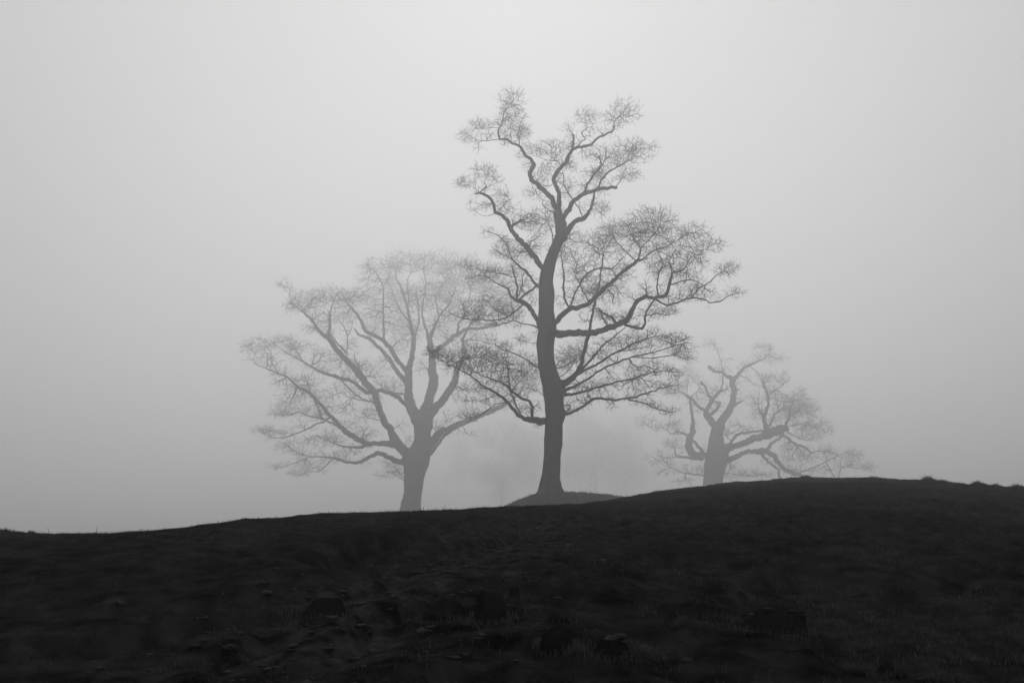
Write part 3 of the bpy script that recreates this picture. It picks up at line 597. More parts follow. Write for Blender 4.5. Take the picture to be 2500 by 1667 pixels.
SPREADING_TRUNK=[(0,0,0,1.933),(-0.02,0,0.48,1.688),(0.14,0,2.67,1.456),(0.32,0,5.13,1.597),(0.46,0,6.79,1.853),(0.71,0,8.29,2.261),(1.16,0,9.96,1.933),(1.46,0,11.31,1.602),(1.42,0,12.67,1.403),(1.45,0,14.38,1.739),(1.32,0,15.76,1.915)]
SPREADING_LIMBS=[
[(0.67,0,14.72,1.274),(-0.77,1.34,17.41,0.906),(-1.37,2.68,19.81,0.744),(-1.74,4.19,22.32,0.783),(-1.89,5.54,24.48,0.721),(-1.95,6.06,25.3,0.598),(-1.6,7.81,28.02,0.498),(-1.66,9.44,30.79,0.45),(-2.39,10.94,33.6,0.4),(-3.11,12.25,36.41,0.324),(-3.82,13.32,39.22,0.258),(-5.33,14.65,43.44,0.167),(-6.45,15.26,45.45,0.108),(-6.2,16.11,48.35,0.061)],
[(1.51,0,15.07,1.275),(2.04,0.82,17.48,0.962),(2.47,1.88,19.99,0.958),(2.73,3,22.4,0.97),(2.33,3.8,24.07,0.833),(1.98,5.3,27.35,0.652),(1.34,6.56,30.43,0.551),(2.08,7.39,32.75,0.334),(2.85,8.05,35.07,0.225),(4.54,8.75,37.68,0.148),(5.35,9.36,40.3,0.08)],
[(1.45,6.56,30.43,0.353),(0.45,5.89,32.99,0.221),(0.01,5.28,35.11,0.176),(0.49,4.16,37.75,0.121),(0.98,3.12,39.71,0.077),(0.36,2.12,41.9,0.044)],
[(1.84,0.07,15.08,1.02),(3.73,-0.65,17.01,0.747),(5.1,-1.17,18.46,0.645),(5.95,-1.56,19.76,0.679),(6.62,-1.87,20.91,0.662),(7.13,-2.44,23.37,0.489),(8.35,-2.96,25.13,0.367),(7.95,-3.66,27.47,0.265),(9.39,-4.84,30.09,0.162),(11.05,-6.33,32.58,0.101),(11.47,-7.35,34.36,0.05)],
[(2.39,5.51,27.86,0.457),(4.17,4.67,28.98,0.456),(5.74,3.65,30.03,0.432),(7.97,2.2,30.95,0.321),(11.02,0.6,30.68,0.233),(13.37,-0.38,31.05,0.179),(15.47,-1.03,31.28,0.126),(17.56,-1.87,32.77,0.063)],
[(6.41,3.29,30.27,0.259),(6.86,2.42,32.14,0.193),(8.18,1.44,33.85,0.129),(8.66,-0.11,35.81,0.074),(9.14,-1.86,37.43,0.042)],
[(-2.36,4.19,22.41,0.491),(-4.21,5.26,24.88,0.389),(-5.8,6.52,27.22,0.394),(-7.97,8.36,29.79,0.357),(-9.87,9.83,31.61,0.316),(-11.94,10.95,32.65,0.228),(-12.92,11.51,34.01,0.115)],
[(-2.16,5.43,24.25,0.475),(-3.9,4.15,26.37,0.43),(-5.06,2.8,28.01,0.428),(-6.2,1.63,29,0.361),(-8.47,-0.18,29.79,0.357),(-9.21,-1.17,31.24,0.293),(-10.18,-1.98,32.73,0.229),(-11.39,-2.58,34.07,0.146),(-12.2,-3.08,35.44,0.073)],
[(-5.73,2.12,28.7,0.213),(-5.96,1.31,31.79,0.192),(-6.01,0.41,35.99,0.15),(-6.14,-0.02,38.1,0.128),(-7.4,-0.79,40.31,0.085),(-9.01,-1.65,41.34,0.053)],
[(-6.14,0.02,37.88,0.096),(-4.96,-1.09,39.29,0.074),(-4.49,-1.84,40.82,0.053)],
[(-2.75,11.6,35,0.207),(-4.6,12.67,37.53,0.163),(-6.04,13.79,40.37,0.118),(-6.91,14.28,42.55,0.071)],
[(-1.71,9.69,31.33,0.203),(-0.75,8.36,34.23,0.157),(-0.83,6.29,36.85,0.111),(-0.93,4.74,38.65,0.066)],
[(-3.35,13.32,39.22,0.117),(-3.54,11.72,43.62,0.094),(-2.54,10.79,45.01,0.07),(-3.16,9.88,45.89,0.046)],
[(2.85,8.05,35.07,0.135),(2.24,6.53,38.11,0.112),(3.2,5.24,39.78,0.089),(4.42,3.73,40.63,0.055)],
[(0.2,0,8.62,1.257),(-0.93,-0.62,9.54,1.003),(-2.34,-1.65,10.89,0.873),(-3.25,-2.78,12.54,0.679),(-3.99,-3.65,13.73,0.593),(-4.72,-4.69,15.2,0.591),(-5.12,-5.64,16.67,0.621),(-5.69,-6.56,18.14,0.619),(-7.4,-7.95,20.17,0.582),(-9.04,-9.06,22.08,0.483),(-10.5,-9.84,23.47,0.434),(-11.97,-10.68,25.24,0.432),(-13.24,-11.31,26.25,0.287),(-14.64,-12.39,28.12,0.21),(-15.98,-13.41,29.19,0.133),(-17.4,-14.75,30.13,0.056)],
[(-12.15,-10.73,25.22,0.288),(-12.22,-11.1,26.12,0.269),(-11.86,-11.73,27.13,0.211),(-11.73,-12.9,29.16,0.133),(-11.15,-13.42,30.79,0.067)],
[(-11.92,-11.15,26.1,0.134),(-10.81,-10.62,24.86,0.154),(-9.66,-10.27,23.76,0.173),(-9.29,-10.07,23.21,0.173)],
[(-9.38,-10.17,23.58,0.096),(-9.23,-11.07,25.73,0.086),(-9.78,-11.59,27.17,0.067),(-10.64,-11.95,28.26,0.048)],
[(-9.23,-11.11,25.91,0.067),(-8.49,-11.78,26.91,0.057),(-8.37,-12.14,27.8,0.038)],
[(-6.54,-6.68,17.87,0.371),(-8.97,-5.72,19.89,0.316),(-11.83,-4.63,20.96,0.279),(-14.84,-3.18,22.14,0.222),(-18.36,-1.07,24.35,0.144),(-21.18,0.5,26.06,0.094),(-23.71,1.59,27.67,0.053)],
[(-18.36,-1.07,24.35,0.093),(-19.41,-2.25,25.96,0.072),(-19.8,-3.32,26.72,0.041)],
[(-5.85,-5.79,16.66,0.166),(-7.49,-6.55,17.1,0.136),(-8.95,-7.38,18.11,0.136),(-10.46,-8.06,19.74,0.136),(-11.55,-8.65,20.59,0.077)],
[(-5.85,-5.79,16.66,0.098),(-8.74,-4.18,17.5,0.089),(-10.52,-3.41,18.17,0.08),(-11.03,-3.06,18.86,0.07),(-12.9,-1.81,18.72,0.041)],
[(-1.3,1.45,17.52,0.394),(-3.02,-0.04,18.89,0.411),(-4.94,-1.04,19.51,0.409),(-6.43,-1.87,19.33,0.345)],
[(-1.52,2.57,19.66,0.189),(-3.35,3.51,20.08,0.19),(-5.47,4.78,20.79,0.15)],
[(-7.03,-7.84,20.19,0.175),(-8.11,-8.92,22.32,0.136),(-8.4,-9.7,23.31,0.077)],
[(-2.03,-1.39,10.6,0.75),(-4.7,-2.48,10.76,0.454),(-6.23,-3.12,10.5,0.411),(-8.09,-3.89,11.04,0.491),(-10.1,-4.79,12.21,0.489),(-11.18,-5.44,13.41,0.406),(-12.83,-6.54,15.17,0.323),(-13.99,-7.5,16.46,0.29),(-14.96,-8.46,17.56,0.272),(-16.57,-9.81,18.08,0.206),(-17.81,-11.44,19.32,0.173),(-19.28,-13.04,19.73,0.124),(-20.81,-14.74,20.1,0.069),(-21.63,-15.63,20.35,0.03)],
[(-19.01,-12.77,19.78,0.075),(-20.35,-11.93,21.74,0.066),(-20.63,-11.4,23.25,0.048),(-21.74,-10.56,24.47,0.029)],
[(-13.23,-6.08,13.46,0.162),(-14.24,-5.56,13.39,0.146),(-15.97,-4.3,12.78,0.131),(-18.31,-2.69,12.23,0.116),(-20.58,-1.53,11.75,0.1),(-22.86,-0.65,12.06,0.067),(-24.54,0.23,12.88,0.034)],
[(-11.33,-5.39,13.09,0.179),(-13.94,-3.61,14.4,0.165),(-16.75,-1.8,15.24,0.117),(-18.55,-0.91,16.1,0.102),(-20.26,-0.12,15.73,0.068),(-22.32,1.1,15.96,0.034)],
[(-14.23,-3.46,14.6,0.165),(-14.75,-4.17,16.14,0.149),(-15.43,-5.17,17.61,0.131),(-16,-6.05,19.43,0.082),(-16.65,-6.52,21,0.041)],
[(-6.23,-3.12,10.5,0.329),(-7.76,-3.58,9.94,0.278),(-9.62,-4.08,9.86,0.179),(-11.21,-4.42,10.3,0.114),(-12.78,-4.83,10.89,0.073),(-14.28,-5.49,11.44,0.04)],
[(-1.57,-0.36,7.91,0.551),(-4.06,0.34,9,0.42),(-5.7,0.91,9.76,0.423),(-7.31,1.58,9.17,0.34),(-8.57,2.18,8.57,0.307),(-10.23,2.91,8.33,0.257),(-12.14,3.74,8.78,0.207),(-13.71,4.43,9.39,0.191),(-15.63,5.18,9.66,0.122),(-18.3,6.06,9.78,0.105),(-19.77,6.51,9.14,0.088),(-21.97,7.01,8.5,0.062),(-23.98,7.38,8.02,0.027)],
[(-13.6,4.37,9.29,0.121),(-14.85,5.15,8.44,0.096),(-16.39,6.1,7.34,0.07),(-18.48,7.44,7.5,0.053),(-20.69,9.31,7.01,0.027)],
[(-18.3,6.06,9.82,0.079),(-19.99,5.62,10.42,0.061),(-21.29,5,11.21,0.052),(-22.44,4.55,11.84,0.026)],
[(-4.92,-4.17,14.13,0.099),(-6.51,-4.54,14.4,0.074),(-7.6,-5.07,15.13,0.041)],
[(2.33,0,10.47,1.094),(4.22,0.69,12.96,0.697),(5.87,1.14,13.72,0.641),(7.53,1.68,14.68,0.567),(9.21,2.28,15.49,0.519),(10.91,2.97,16.32,0.479),(12.45,3.7,17.35,0.395),(11.78,4.07,16.85,0.485),(13.86,5.06,18.01,0.426),(15.56,5.86,19.26,0.279),(17.29,6.65,20.97,0.173),(18.4,7.28,23.34,0.087)],
[(2.7,0,9.29,0.42),(3.95,-1.2,10.62,0.25),(4.99,-2.08,11.83,0.216),(6.24,-3.39,12.44,0.181)],
[(-1.37,0,5.79,0.075),(-2.5,-0.6,6.88,0.058),(-3.46,-1.02,7.66,0.041),(-4.68,-1.82,8.05,0.033)],
[(-1.35,0,5.3,0.067),(-2.59,-0.87,6.03,0.05),(-3.94,-1.88,6.4,0.033)],
[(3.18,0.69,13.81,0.077),(4.6,0.05,13.7,0.059),(5.32,-0.86,14.91,0.051),(4.89,-2.03,15.88,0.034)]]
SPREADING_CLUMPS=[(-3.63,9.84,46.38,4.88,2.87,2.09,1),(-4.6,-2.46,40.57,2.54,2.01,1.9,0.6),(3.34,2.68,43.29,5.06,3.16,2.2,1),(8.12,-2.85,39.07,4.83,3.45,2.73,1.1),(12.47,-7.32,34.8,4.03,3.16,2.62,1.1),(15.05,-1.87,33.65,2.93,2.3,2.09,0.9),(-7.69,0.13,38.61,3,2.68,3,0.7),(-8.78,-1.62,40.9,1.91,1.44,1.28,0.4),(-4.66,13.83,41.13,4.01,2.78,2.83,1.2),(1.29,4.81,38.21,3.54,2.78,2.88,1.1),(4.69,9.19,39.75,2.97,2.49,2.97,1),(-11.19,-13.38,31.41,4.39,2.97,1.53,1.4),(-9.54,-1.76,35.68,3.15,2.11,1.47,1),(-15.16,-12.66,31.05,2.68,2.15,1.63,1.2),(-16.98,-14.7,29.36,1.69,1.44,1.13,0.9),(-18.54,-14.78,32.72,1.7,1.34,0.95,0.6),(-17,-14.63,31.77,1.51,1.15,0.76,0.4),(-14.69,-11.82,26.9,1.91,1.44,0.96,0.8),(-12.97,-13.08,28.3,2.09,1.82,1.52,0.7),(-11.89,-2.76,32.48,2.28,1.82,1.66,0.7),(-8.14,1.61,33.91,2.57,2.2,2.36,0.8),(-4.86,1.6,32.56,2.57,2.39,2.78,0.9),(-2.74,10.12,33.35,3.18,2.58,2.95,0.8),(-8.04,-0.43,30.37,1.68,1.34,1.26,0.5),(-3.16,2.86,28.47,2.57,2.11,2.14,0.6),(3.2,7,33.8,3.34,2.49,2.45,0.9),(7.98,1.11,33.74,3.21,2.58,2.56,1),(11.23,0.48,31.76,2.54,2.01,1.91,0.8),(4.57,4.71,30.34,2.61,1.82,1.52,0.7),(9.4,-4.18,26.9,3.04,2.3,1.82,0.8),(-21.78,-11.14,24.71,3.44,2.2,0.96,1.2),(-22.44,-15.67,22.47,1.38,1.15,0.83,1.1),(-20.83,-3.49,27.52,2.04,1.39,0.92,1),(-21.2,-15.23,21.44,1.65,1.44,1.1,0.4),(-19.74,-2.58,26.08,1.84,1.44,1.23,0.6),(-15.38,-1.77,25.45,2.26,1.63,1.23,0.9),(-10.34,-9.4,22.4,2.12,1.82,1.54,1.1),(-7.86,-7.99,21.76,2.14,1.82,1.56,1),(-5.3,-7.87,20.59,1.56,1.53,1.56,0.7),(-5.89,6.01,26.19,2.4,1.82,1.74,0.6),(-16.27,-2.54,23.13,2.65,1.72,1.02,0.6),(-5.3,-1.68,20.62,1.43,1.24,1.22,0.5),(-4.17,4.26,21.99,1.92,1.53,1.49,0.6),(-15.8,-6.75,19.45,2.54,2.11,1.76,0.7),(-16.59,-10.43,16.67,2.83,2.3,1.7,1),(-18.21,-11.95,18.63,2.06,1.72,1.31,0.6),(-22.09,0.62,16.1,2.26,1.44,0.82,1),(-13.57,-2.35,18.39,2.22,1.72,1.41,0.5),(-13.52,-7,15.43,2.32,1.72,1.16,0.5),(-10.31,-3.86,16.05,2.98,2.01,1.19,0.6),(-7,-5.27,14.38,2.15,1.53,0.98,0.5),(0.39,4.67,24.95,1.72,1.53,1.72,0.4),(-24.27,0.44,13.38,2.65,1.63,0.82,0.9),(-18.1,-2.78,26.66,2.46,1.63,1.02,0.5),(-21.95,1.3,17.05,2.41,1.75,1.38,1),(-22.76,-0.67,12.9,2.36,1.44,0.67,0.8),(-21.81,4.34,11.29,1.91,1.44,1.22,0.9),(-23.81,7.3,8.36,1.94,1.16,0.62,0.8),(-20.98,8.94,7.32,1.96,1.2,0.71,0.9),(-18.35,6.59,8.62,2.11,1.44,1.06,0.6),(-14.86,-4.92,10.71,2.43,1.75,1.14,0.9),(-11.58,-5.17,11,2.11,1.68,1.3,0.9),(-9.29,-3.99,9.39,1.95,1.44,0.98,0.9),(-6.94,-4.24,12.13,2.29,1.68,1.14,1),(-9.36,-4.79,13.52,1.8,1.36,0.98,0.6),(-6.19,-4.73,15.19,1.48,1.2,0.98,0.5),(-3.06,-1.26,6.8,1.65,1.36,1.16,0.7),(-4.19,-2.26,5.87,1.8,1.2,0.66,0.5),(-0.55,-1.51,11.41,0.83,0.96,1.17,0.5),(-1.42,-3.09,13.49,0.99,1.12,1.32,0.3),(5.85,-1.07,14.87,1.52,1.2,1.01,0.5),(8.17,2.04,16.85,1.9,1.36,1.04,0.5),(8.26,1.51,13.09,2.4,1.36,0.51,0.5),(4.04,0.6,13.8,0.85,0.88,1.02,0.4),(7.48,-1.35,18.77,1.53,1.44,1.53,0.6),(17.74,6.95,22.37,2.83,2.11,1.96,0.7),(19.94,7.22,24.45,2.41,2.01,2.19,0.7),(14.48,6.05,21.28,2.59,1.91,1.73,0.6),(11.34,3.72,19.46,2.54,1.72,1.27,0.6),(15.99,5.81,18.38,2.36,1.44,0.86,0.5),(8.91,2.24,17.45,1.67,1.53,1.67,0.4)]
POLLARD_LOC=(38.51,155.00,14.45)
POLLARD_TRUNK=[(0,0,0,2.005),(0.12,0,1.78,1.83),(0.39,0,4.18,1.879),(0.94,0,6.2,2.149),(1.49,0,8.22,2.035),(1.26,0,10.27,1.491),(1.68,0,12.32,1.209),(2.07,0,13.57,1.284)]
POLLARD_LIMBS=[
[(2.06,0,13.36,1.129),(3.1,0.87,14.77,0.848),(4.48,2.1,16.47,0.795),(6.22,3.45,18.23,0.761),(6.86,4.72,20.66,0.599),(7.21,5.75,23.09,0.648),(7.39,6.22,24.31,0.716),(6.55,6.78,25.16,0.393),(5.51,7.57,26.1,0.351),(4.26,8.6,26.58,0.331),(3.68,9.43,27.4,0.356),(3.74,9.9,28.05,0.424)],
[(7.5,6.14,24.07,0.542),(8.71,6.63,25.42,0.414),(10.58,7.36,27.06,0.307),(12.44,8.17,28.18,0.243),(15.19,9.58,29.46,0.156),(17.03,10.71,31.16,0.079),(17.6,11.34,32.74,0.045)],
[(8.91,6.63,25.19,0.131),(10.47,5.58,23.94,0.097),(11.59,4.01,22.26,0.064)],
[(11.64,7.83,27.64,0.11),(12.73,7.39,26.39,0.099),(13.43,6.65,24.42,0.131),(13.58,5.64,22.18,0.194)],
[(5.63,7.57,26.21,0.143),(5.4,7,28.1,0.088),(4.66,6.41,30.44,0.055),(4.01,6.09,31.72,0.033)],
[(5.71,7.37,25.82,0.186),(5.69,8.26,23.67,0.176),(5.02,9.39,22.12,0.308)],
[(7.05,5.14,21.74,0.258),(8.37,5.58,21.88,0.172)],
[(6.59,3.55,18.47,0.317),(7.58,2.85,18.8,0.211),(8.04,2.57,18.95,0.105)],
[(1.44,0,13.36,0.821),(0.26,-0.89,14.24,0.716),(-0.47,-1.69,15.33,0.612),(-0.34,-2.27,16.25,0.509),(0.38,-3.5,17.65,0.405),(-0.79,-4.88,18.59,0.261),(-1.47,-6.31,19.51,0.22),(-2.56,-7.76,20.09,0.257),(-2.84,-8.18,20.3,0.237)],
[(0.51,-1.49,15.47,0.368),(2.23,-0.36,17.04,0.34),(2.71,0.3,18.02,0.311),(2.23,1.28,18.64,0.271)],
[(0.32,-3.84,17.99,0.323),(1.72,-3.03,19.2,0.346),(2.96,-2.35,19.87,0.184),(4.03,-1.98,20.58,0.123)],
[(-0.61,-1.98,15.79,0.326),(-2.06,-2.78,16.56,0.304),(-3.52,-4.18,17.51,0.302),(-4.45,-4.88,18.08,0.301)],
[(-1.2,0,7.61,0.711),(-3.23,1.29,8.1,0.82),(-3.32,2.58,10.46,0.83),(-2.31,3.7,12.74,0.629),(-1.72,4.72,15.26,0.382),(-1.67,5.65,17.81,0.342),(-1.89,6.51,19.95,0.378),(-2.54,7.21,21.2,0.239),(-3.44,7.92,21.91,0.153),(-4.95,9.17,21.85,0.099),(-6.58,10.86,22.67,0.056)],
[(-3.26,3.33,12.15,0.272),(-5.04,2.69,12.57,0.208),(-6.9,1.84,12.01,0.145),(-7.83,1.12,12.72,0.093),(-9.44,0.09,12.96,0.072),(-10.42,-0.6,12.22,0.061),(-11.75,-1.44,12.9,0.051),(-13.02,-2.08,14.02,0.03)],
[(-2.35,7.09,21.07,0.098),(-2.07,5.49,24.14,0.076),(-2.54,4.92,25.56,0.054),(-3.06,4.14,26.7,0.032)],
[(-4,-4.7,18.22,0.08),(-2.39,-4.26,19.76,0.061),(-2.15,-3.98,20.86,0.041),(-2.94,-3.56,21.37,0.031)],
[(-7.83,1.12,12.72,0.062),(-7.17,1.93,14.33,0.052),(-6.88,3.06,15.8,0.032)],
[(-0.98,0,7.82,0.346),(-1.81,1.26,9.43,0.308),(-2.3,2.45,10.65,0.27)],
[(-1.6,0.22,6.93,0.447),(-3.76,1.37,7.39,0.307),(-5.44,2.1,7.7,0.247),(-6.16,2.48,8.16,0.207),(-6.16,3.15,9.5,0.083),(-7.03,3.93,10.04,0.052),(-8.09,5.03,9.78,0.032)],
[(-1.46,0,3.74,0.182),(-5.49,-1.95,3.86,0.14),(-7.4,-2.73,4.46,0.089),(-8.91,-3.54,5.15,0.069),(-9.43,-4.5,6.2,0.039)],
[(-5.44,2.1,7.7,0.103),(-7.4,2.71,7.37,0.083),(-9.27,3.7,7.92,0.052),(-10.81,4.45,7.81,0.031)],
[(2.74,0,8.63,0.814),(5.23,-2.23,9.31,0.653),(6.9,-3.59,9.91,0.698),(9.11,-5.03,10.48,0.871),(10.69,-6.51,11.23,0.864),(11.89,-8.27,11.32,0.835),(12.33,-9.27,10.95,0.578)],
[(9.49,-5.65,11.37,0.652),(9.51,-5.92,12.52,0.543),(8.82,-6.4,14.23,0.375),(8.17,-6.86,15.14,0.197),(7.91,-7.39,16.24,0.089)],
[(9.12,-6.24,13.66,0.356),(9.77,-6.95,15.73,0.296),(9.98,-7.37,17.25,0.257),(9.36,-7.99,19.13,0.197),(8.71,-9,20.91,0.098)],
[(10.2,-5.87,12.33,0.247),(10.63,-7.5,14.02,0.176),(11.62,-8.88,14.75,0.136),(12.62,-9.42,14.84,0.078)],
[(12.13,-8.52,11.67,0.33),(12.75,-9.81,13.59,0.241),(13.04,-10.62,15.38,0.135),(13.71,-11.18,16.25,0.067)],
[(9.59,-7.3,17.06,0.118),(10.79,-8.31,18.66,0.098),(12.04,-8.89,19.33,0.079),(13.33,-9.47,20.4,0.039)],
[(3.27,-0.56,9.57,0.285),(5.05,0.36,10.94,0.307),(6.59,1.16,12.1,0.289),(8.67,1.84,12.43,0.269),(11.75,2.98,12.93,0.251)],
[(3.21,0,6.8,0.71),(6.04,1.17,7.77,0.532),(8.45,2.16,8.74,0.475),(10.77,2.95,8.85,0.622),(12.59,3.52,8.72,0.624),(14.16,4.19,7.57,0.521),(15.32,4.95,6.21,0.47),(17.02,5.99,5.09,0.525),(20.4,8.01,4.59,0.382)],
[(11.17,3.14,8.05,0.29),(13.16,4.62,6.58,0.25),(14.87,5.71,5.47,0.252),(15.7,7.42,3.99,0.275)],
[(19.63,7.5,4.95,0.212),(22.05,6.31,5.96,0.147),(24.19,4.43,6.98,0.115),(26.08,2.58,7.97,0.083),(27.67,1.75,8.57,0.041)],
[(12.27,3.38,9.12,0.354),(13.17,2.95,10.2,0.312),(14.49,2.22,11.24,0.27),(15.15,1.39,12.35,0.31)],
[(14.82,1.81,11.79,0.352),(16.14,1.07,10.85,0.309),(17.25,0.43,9.82,0.266),(18.76,-0.29,9,0.224),(19.43,-0.91,7.89,0.142),(20.26,-1.53,8.31,0.111),(21.56,-2.77,7.93,0.08),(22.85,-4.37,7.21,0.04)],
[(25.9,4.28,3.24,0.114),(27.48,5.73,5.68,0.094),(29.75,7.03,6.26,0.063),(32.39,8.35,6,0.053),(36.09,9.66,5.41,0.032)],
[(12.26,-9.27,10.57,0.154),(14.75,-8.47,9.53,0.087),(17.23,-7.93,9.23,0.058),(17.85,-7.65,10.45,0.029)],
[(12.56,-8.74,11.83,0.116),(14.55,-9.75,12.04,0.087),(16.31,-11.09,11.41,0.057),(17.63,-13.22,9.9,0.028)],
[(12.75,-9.81,13.59,0.097),(14.7,-8.91,14.54,0.078),(17.21,-7.3,14.46,0.049),(19.53,-5.64,13.77,0.03)],
[(3.37,0,6.2,0.122),(3.78,-0.56,5.52,0.101),(2.84,-1.4,4.02,0.07),(1.73,-2.3,2.93,0.04)],
[(2.16,-1.7,3.98,0.1),(4.66,-2.66,3.48,0.079),(6.63,-3.96,3.14,0.069),(8.79,-5.34,3.37,0.039)],
[(3.35,-0.02,11.5,0.082),(5.47,0.75,12.45,0.072),(6.66,1.13,13.14,0.062),(6.47,1.51,14.67,0.042)]]
POLLARD_CLUMPS=[(15.56,10.66,32.55,2.93,1.69,1.02,0.9),(18.03,10.7,29.76,3.15,1.84,1.12,0.8),(14.02,9.15,30.27,2.23,1.35,0.89,0.4),(12.33,-9.4,20.02,1.57,1.35,1.18,0.5),(11.2,-9.02,21.31,1.97,1.55,1.18,0.4),(9.21,-9.03,21.11,1.77,1.45,1.18,0.4),(13.87,-11.25,16.23,2.69,2.08,1.44,1.3),(16.91,-7.35,15.45,2.76,2.22,1.77,1.2),(12.81,-10.96,14.15,2.49,2.22,1.92,1.1),(16.91,-12,11.25,2.46,2.13,1.7,1.1),(18.27,-13.02,9.94,1.13,0.97,0.75,1),(14.94,-10.78,11.85,2.87,2.22,1.53,0.8),(17.53,-7.35,10.1,2.14,1.55,0.97,0.5),(7.27,-7.77,16.96,1.77,1.74,1.77,0.9),(7.61,-6.58,14.6,1.58,1.55,1.58,0.8),(11.38,-8.58,17.39,2.16,1.84,1.57,0.9),(11.1,-8.95,15.72,2.14,1.84,1.56,0.8),(10.74,-6.9,13.14,1.57,1.35,1.18,0.7),(5.46,1.03,13.96,1.65,1.26,1.03,0.4),(4.09,0.39,11.77,1.23,1.06,1.03,0.4),(28.37,1.72,7.65,2.46,1.79,1.34,1.2),(33.73,8.86,6.49,1.93,1.3,0.96,1),(27.96,6.1,6.77,2.32,1.55,1.05,0.4),(16.04,0.52,7.48,3.06,2.22,1.63,0.8),(15.91,0.84,9.37,2.25,1.55,1.02,0.5),(18.42,-1.18,6.85,2.42,1.84,1.41,0.5),(22.07,-2.59,8.26,2,1.55,1.2,0.6),(22.65,5.28,5.21,2.93,1.84,1.05,0.4),(-8.89,3.85,6.69,2.49,1.74,1.25,0.8),(-9.26,-2.98,4.03,2.38,1.59,0.89,0.6),(-5.57,-1.95,2.57,2.19,1.45,0.8,0.8),(-4.48,-1.35,5.22,1.81,1.35,1,0.5),(2.92,-1.64,3.2,1.4,1.06,0.8,0.9),(6.36,-3.6,3.37,2.96,1.84,0.79,0.9),(9.3,-5.51,3.15,1.56,1.11,0.68,0.7),(-5.07,2.55,12.54,1.67,1.06,0.62,0.5),(-2.42,4.12,26.69,1.29,1.35,1.72,0.5),(-2.7,-3.73,22.59,1.22,1.16,1.22,0.3),(-5.22,9.98,22.03,1.77,1.16,0.88,0.5),(2.66,5.95,31.68,1.97,1.16,0.66,0.25),(7.07,6.88,28.75,1.54,0.92,0.55,0.25),(-11.55,-1.62,13.49,1.63,1.26,1.02,0.25),(12.74,-9.29,21.85,0.98,0.77,0.59,0.3),(19.36,7.49,4.42,1.69,1.06,0.63,0.5)]

build_tree("tall_tree", SYCAMORE_LOC, SYCAMORE_TRUNK, SYCAMORE_LIMBS, SYCAMORE_CLUMPS, 5, 1.25, 132,
           "tall bare tree with long straight trunk on the grassy knoll at centre", tip_r=0.0070, slim=0.9)
build_tree("spreading_tree", SPREADING_LOC, SPREADING_TRUNK, SPREADING_LIMBS, SPREADING_CLUMPS, 8, 2.6, 135,
           "wide spreading bare tree with forked trunk, misty, left of the tall tree", tip_r=0.0120, slim=0.86)
build_tree("pollard_tree", POLLARD_LOC, POLLARD_TRUNK, POLLARD_LIMBS, POLLARD_CLUMPS, 9, 3.1, 125,
           "squat gnarled bare tree with broken stubs, misty, behind the crest at right", tip_r=0.0155, slim=0.86, gnarl=1.5)

def far_tree(loc, seed, w, h, label):
    rng = np.random.default_rng(seed)
    tr = [(0, 0, -0.5, 0.8), (0.1, 0, h * 0.1, 0.62), (0.0, 0, h * 0.22, 0.55), (0.2, 0, h * 0.36, 0.42), (0.1, 0.2, h * 0.6, 0.25)]
    limbs, clumps = [], []
    for k in range(11):
        a = k * 2.4 + rng.uniform(-.3, .3); z0 = h * rng.uniform(0.18, 0.42); e = rng.uniform(0.5, 1.0)
        x1, y1 = math.cos(a) * w * 0.42 * e, math.sin(a) * w * 0.42 * e
        z1 = z0 + h * rng.uniform(0.15, 0.42)
        limbs.append([(0.1, 0, z0, 0.3), (x1 * .3, y1 * .3, z0 + (z1 - z0) * .45, 0.22), (x1 * .65 + rng.uniform(-.6, .6), y1 * .65, z0 + (z1 - z0) * .7, 0.15), (x1, y1, z1, 0.06)])
    for k in range(54):
        d = rng.normal(size=3); d /= np.linalg.norm(d); d *= rng.uniform(0.35, 0.92)
        clumps.append((d[0] * w * .5, d[1] * w * .5, h * .52 + d[2] * h * .46, w * .13, w * .13, h * .11, 1.0))
    build_tree("far_tree", loc, tr, limbs, clumps, seed, 3.8, 40, label, "far trees fading in the mist", sides=12, tip_r=0.018)
far_tree((-4.9,390,26.9),40,56,46,'faint round topped tree dissolving in mist left of the tall trunk')
far_tree((41.5,400,28.6),41,64,54,'faint round topped tree dissolving in mist right of the tall trunk')

# ------------------------------------------------------------------ rocks
def ico(sub=3):
    import bmesh
    bm = bmesh.new(); bmesh.ops.create_icosphere(bm, subdivisions=sub, radius=1.0)
    v = np.array([x.co[:] for x in bm.verts]); f = np.array([[q.index for q in p.verts] for p in bm.faces]); bm.free()
    return v, f
ICO4, ICO1 = ico(4), ico(1)

def rock_mesh(seed, sx, sy, sz, cuts=7, rough=0.16):
    rng = np.random.default_rng(seed)
    v, f = ICO4[0].copy(), ICO4[1]
    for k in range(cuts + 5):                  # split faces, as broken stone has
        n = rng.normal(size=3); n[2] = abs(n[2]) * 0.7; n /= np.linalg.norm(n)
        d = rng.uniform(0.42, 0.78)
        e = v @ n - d
        v = v - np.where(e > 0, e * 0.94, 0)[:, None] * n
    a = fbm(v[:, 0] * 2.1 + seed, v[:, 1] * 2.1 + v[:, 2] * 1.7, seed, 4)
    v = v * (1 + rough * a)[:, None]
    return v * np.array([sx, sy, sz]), f

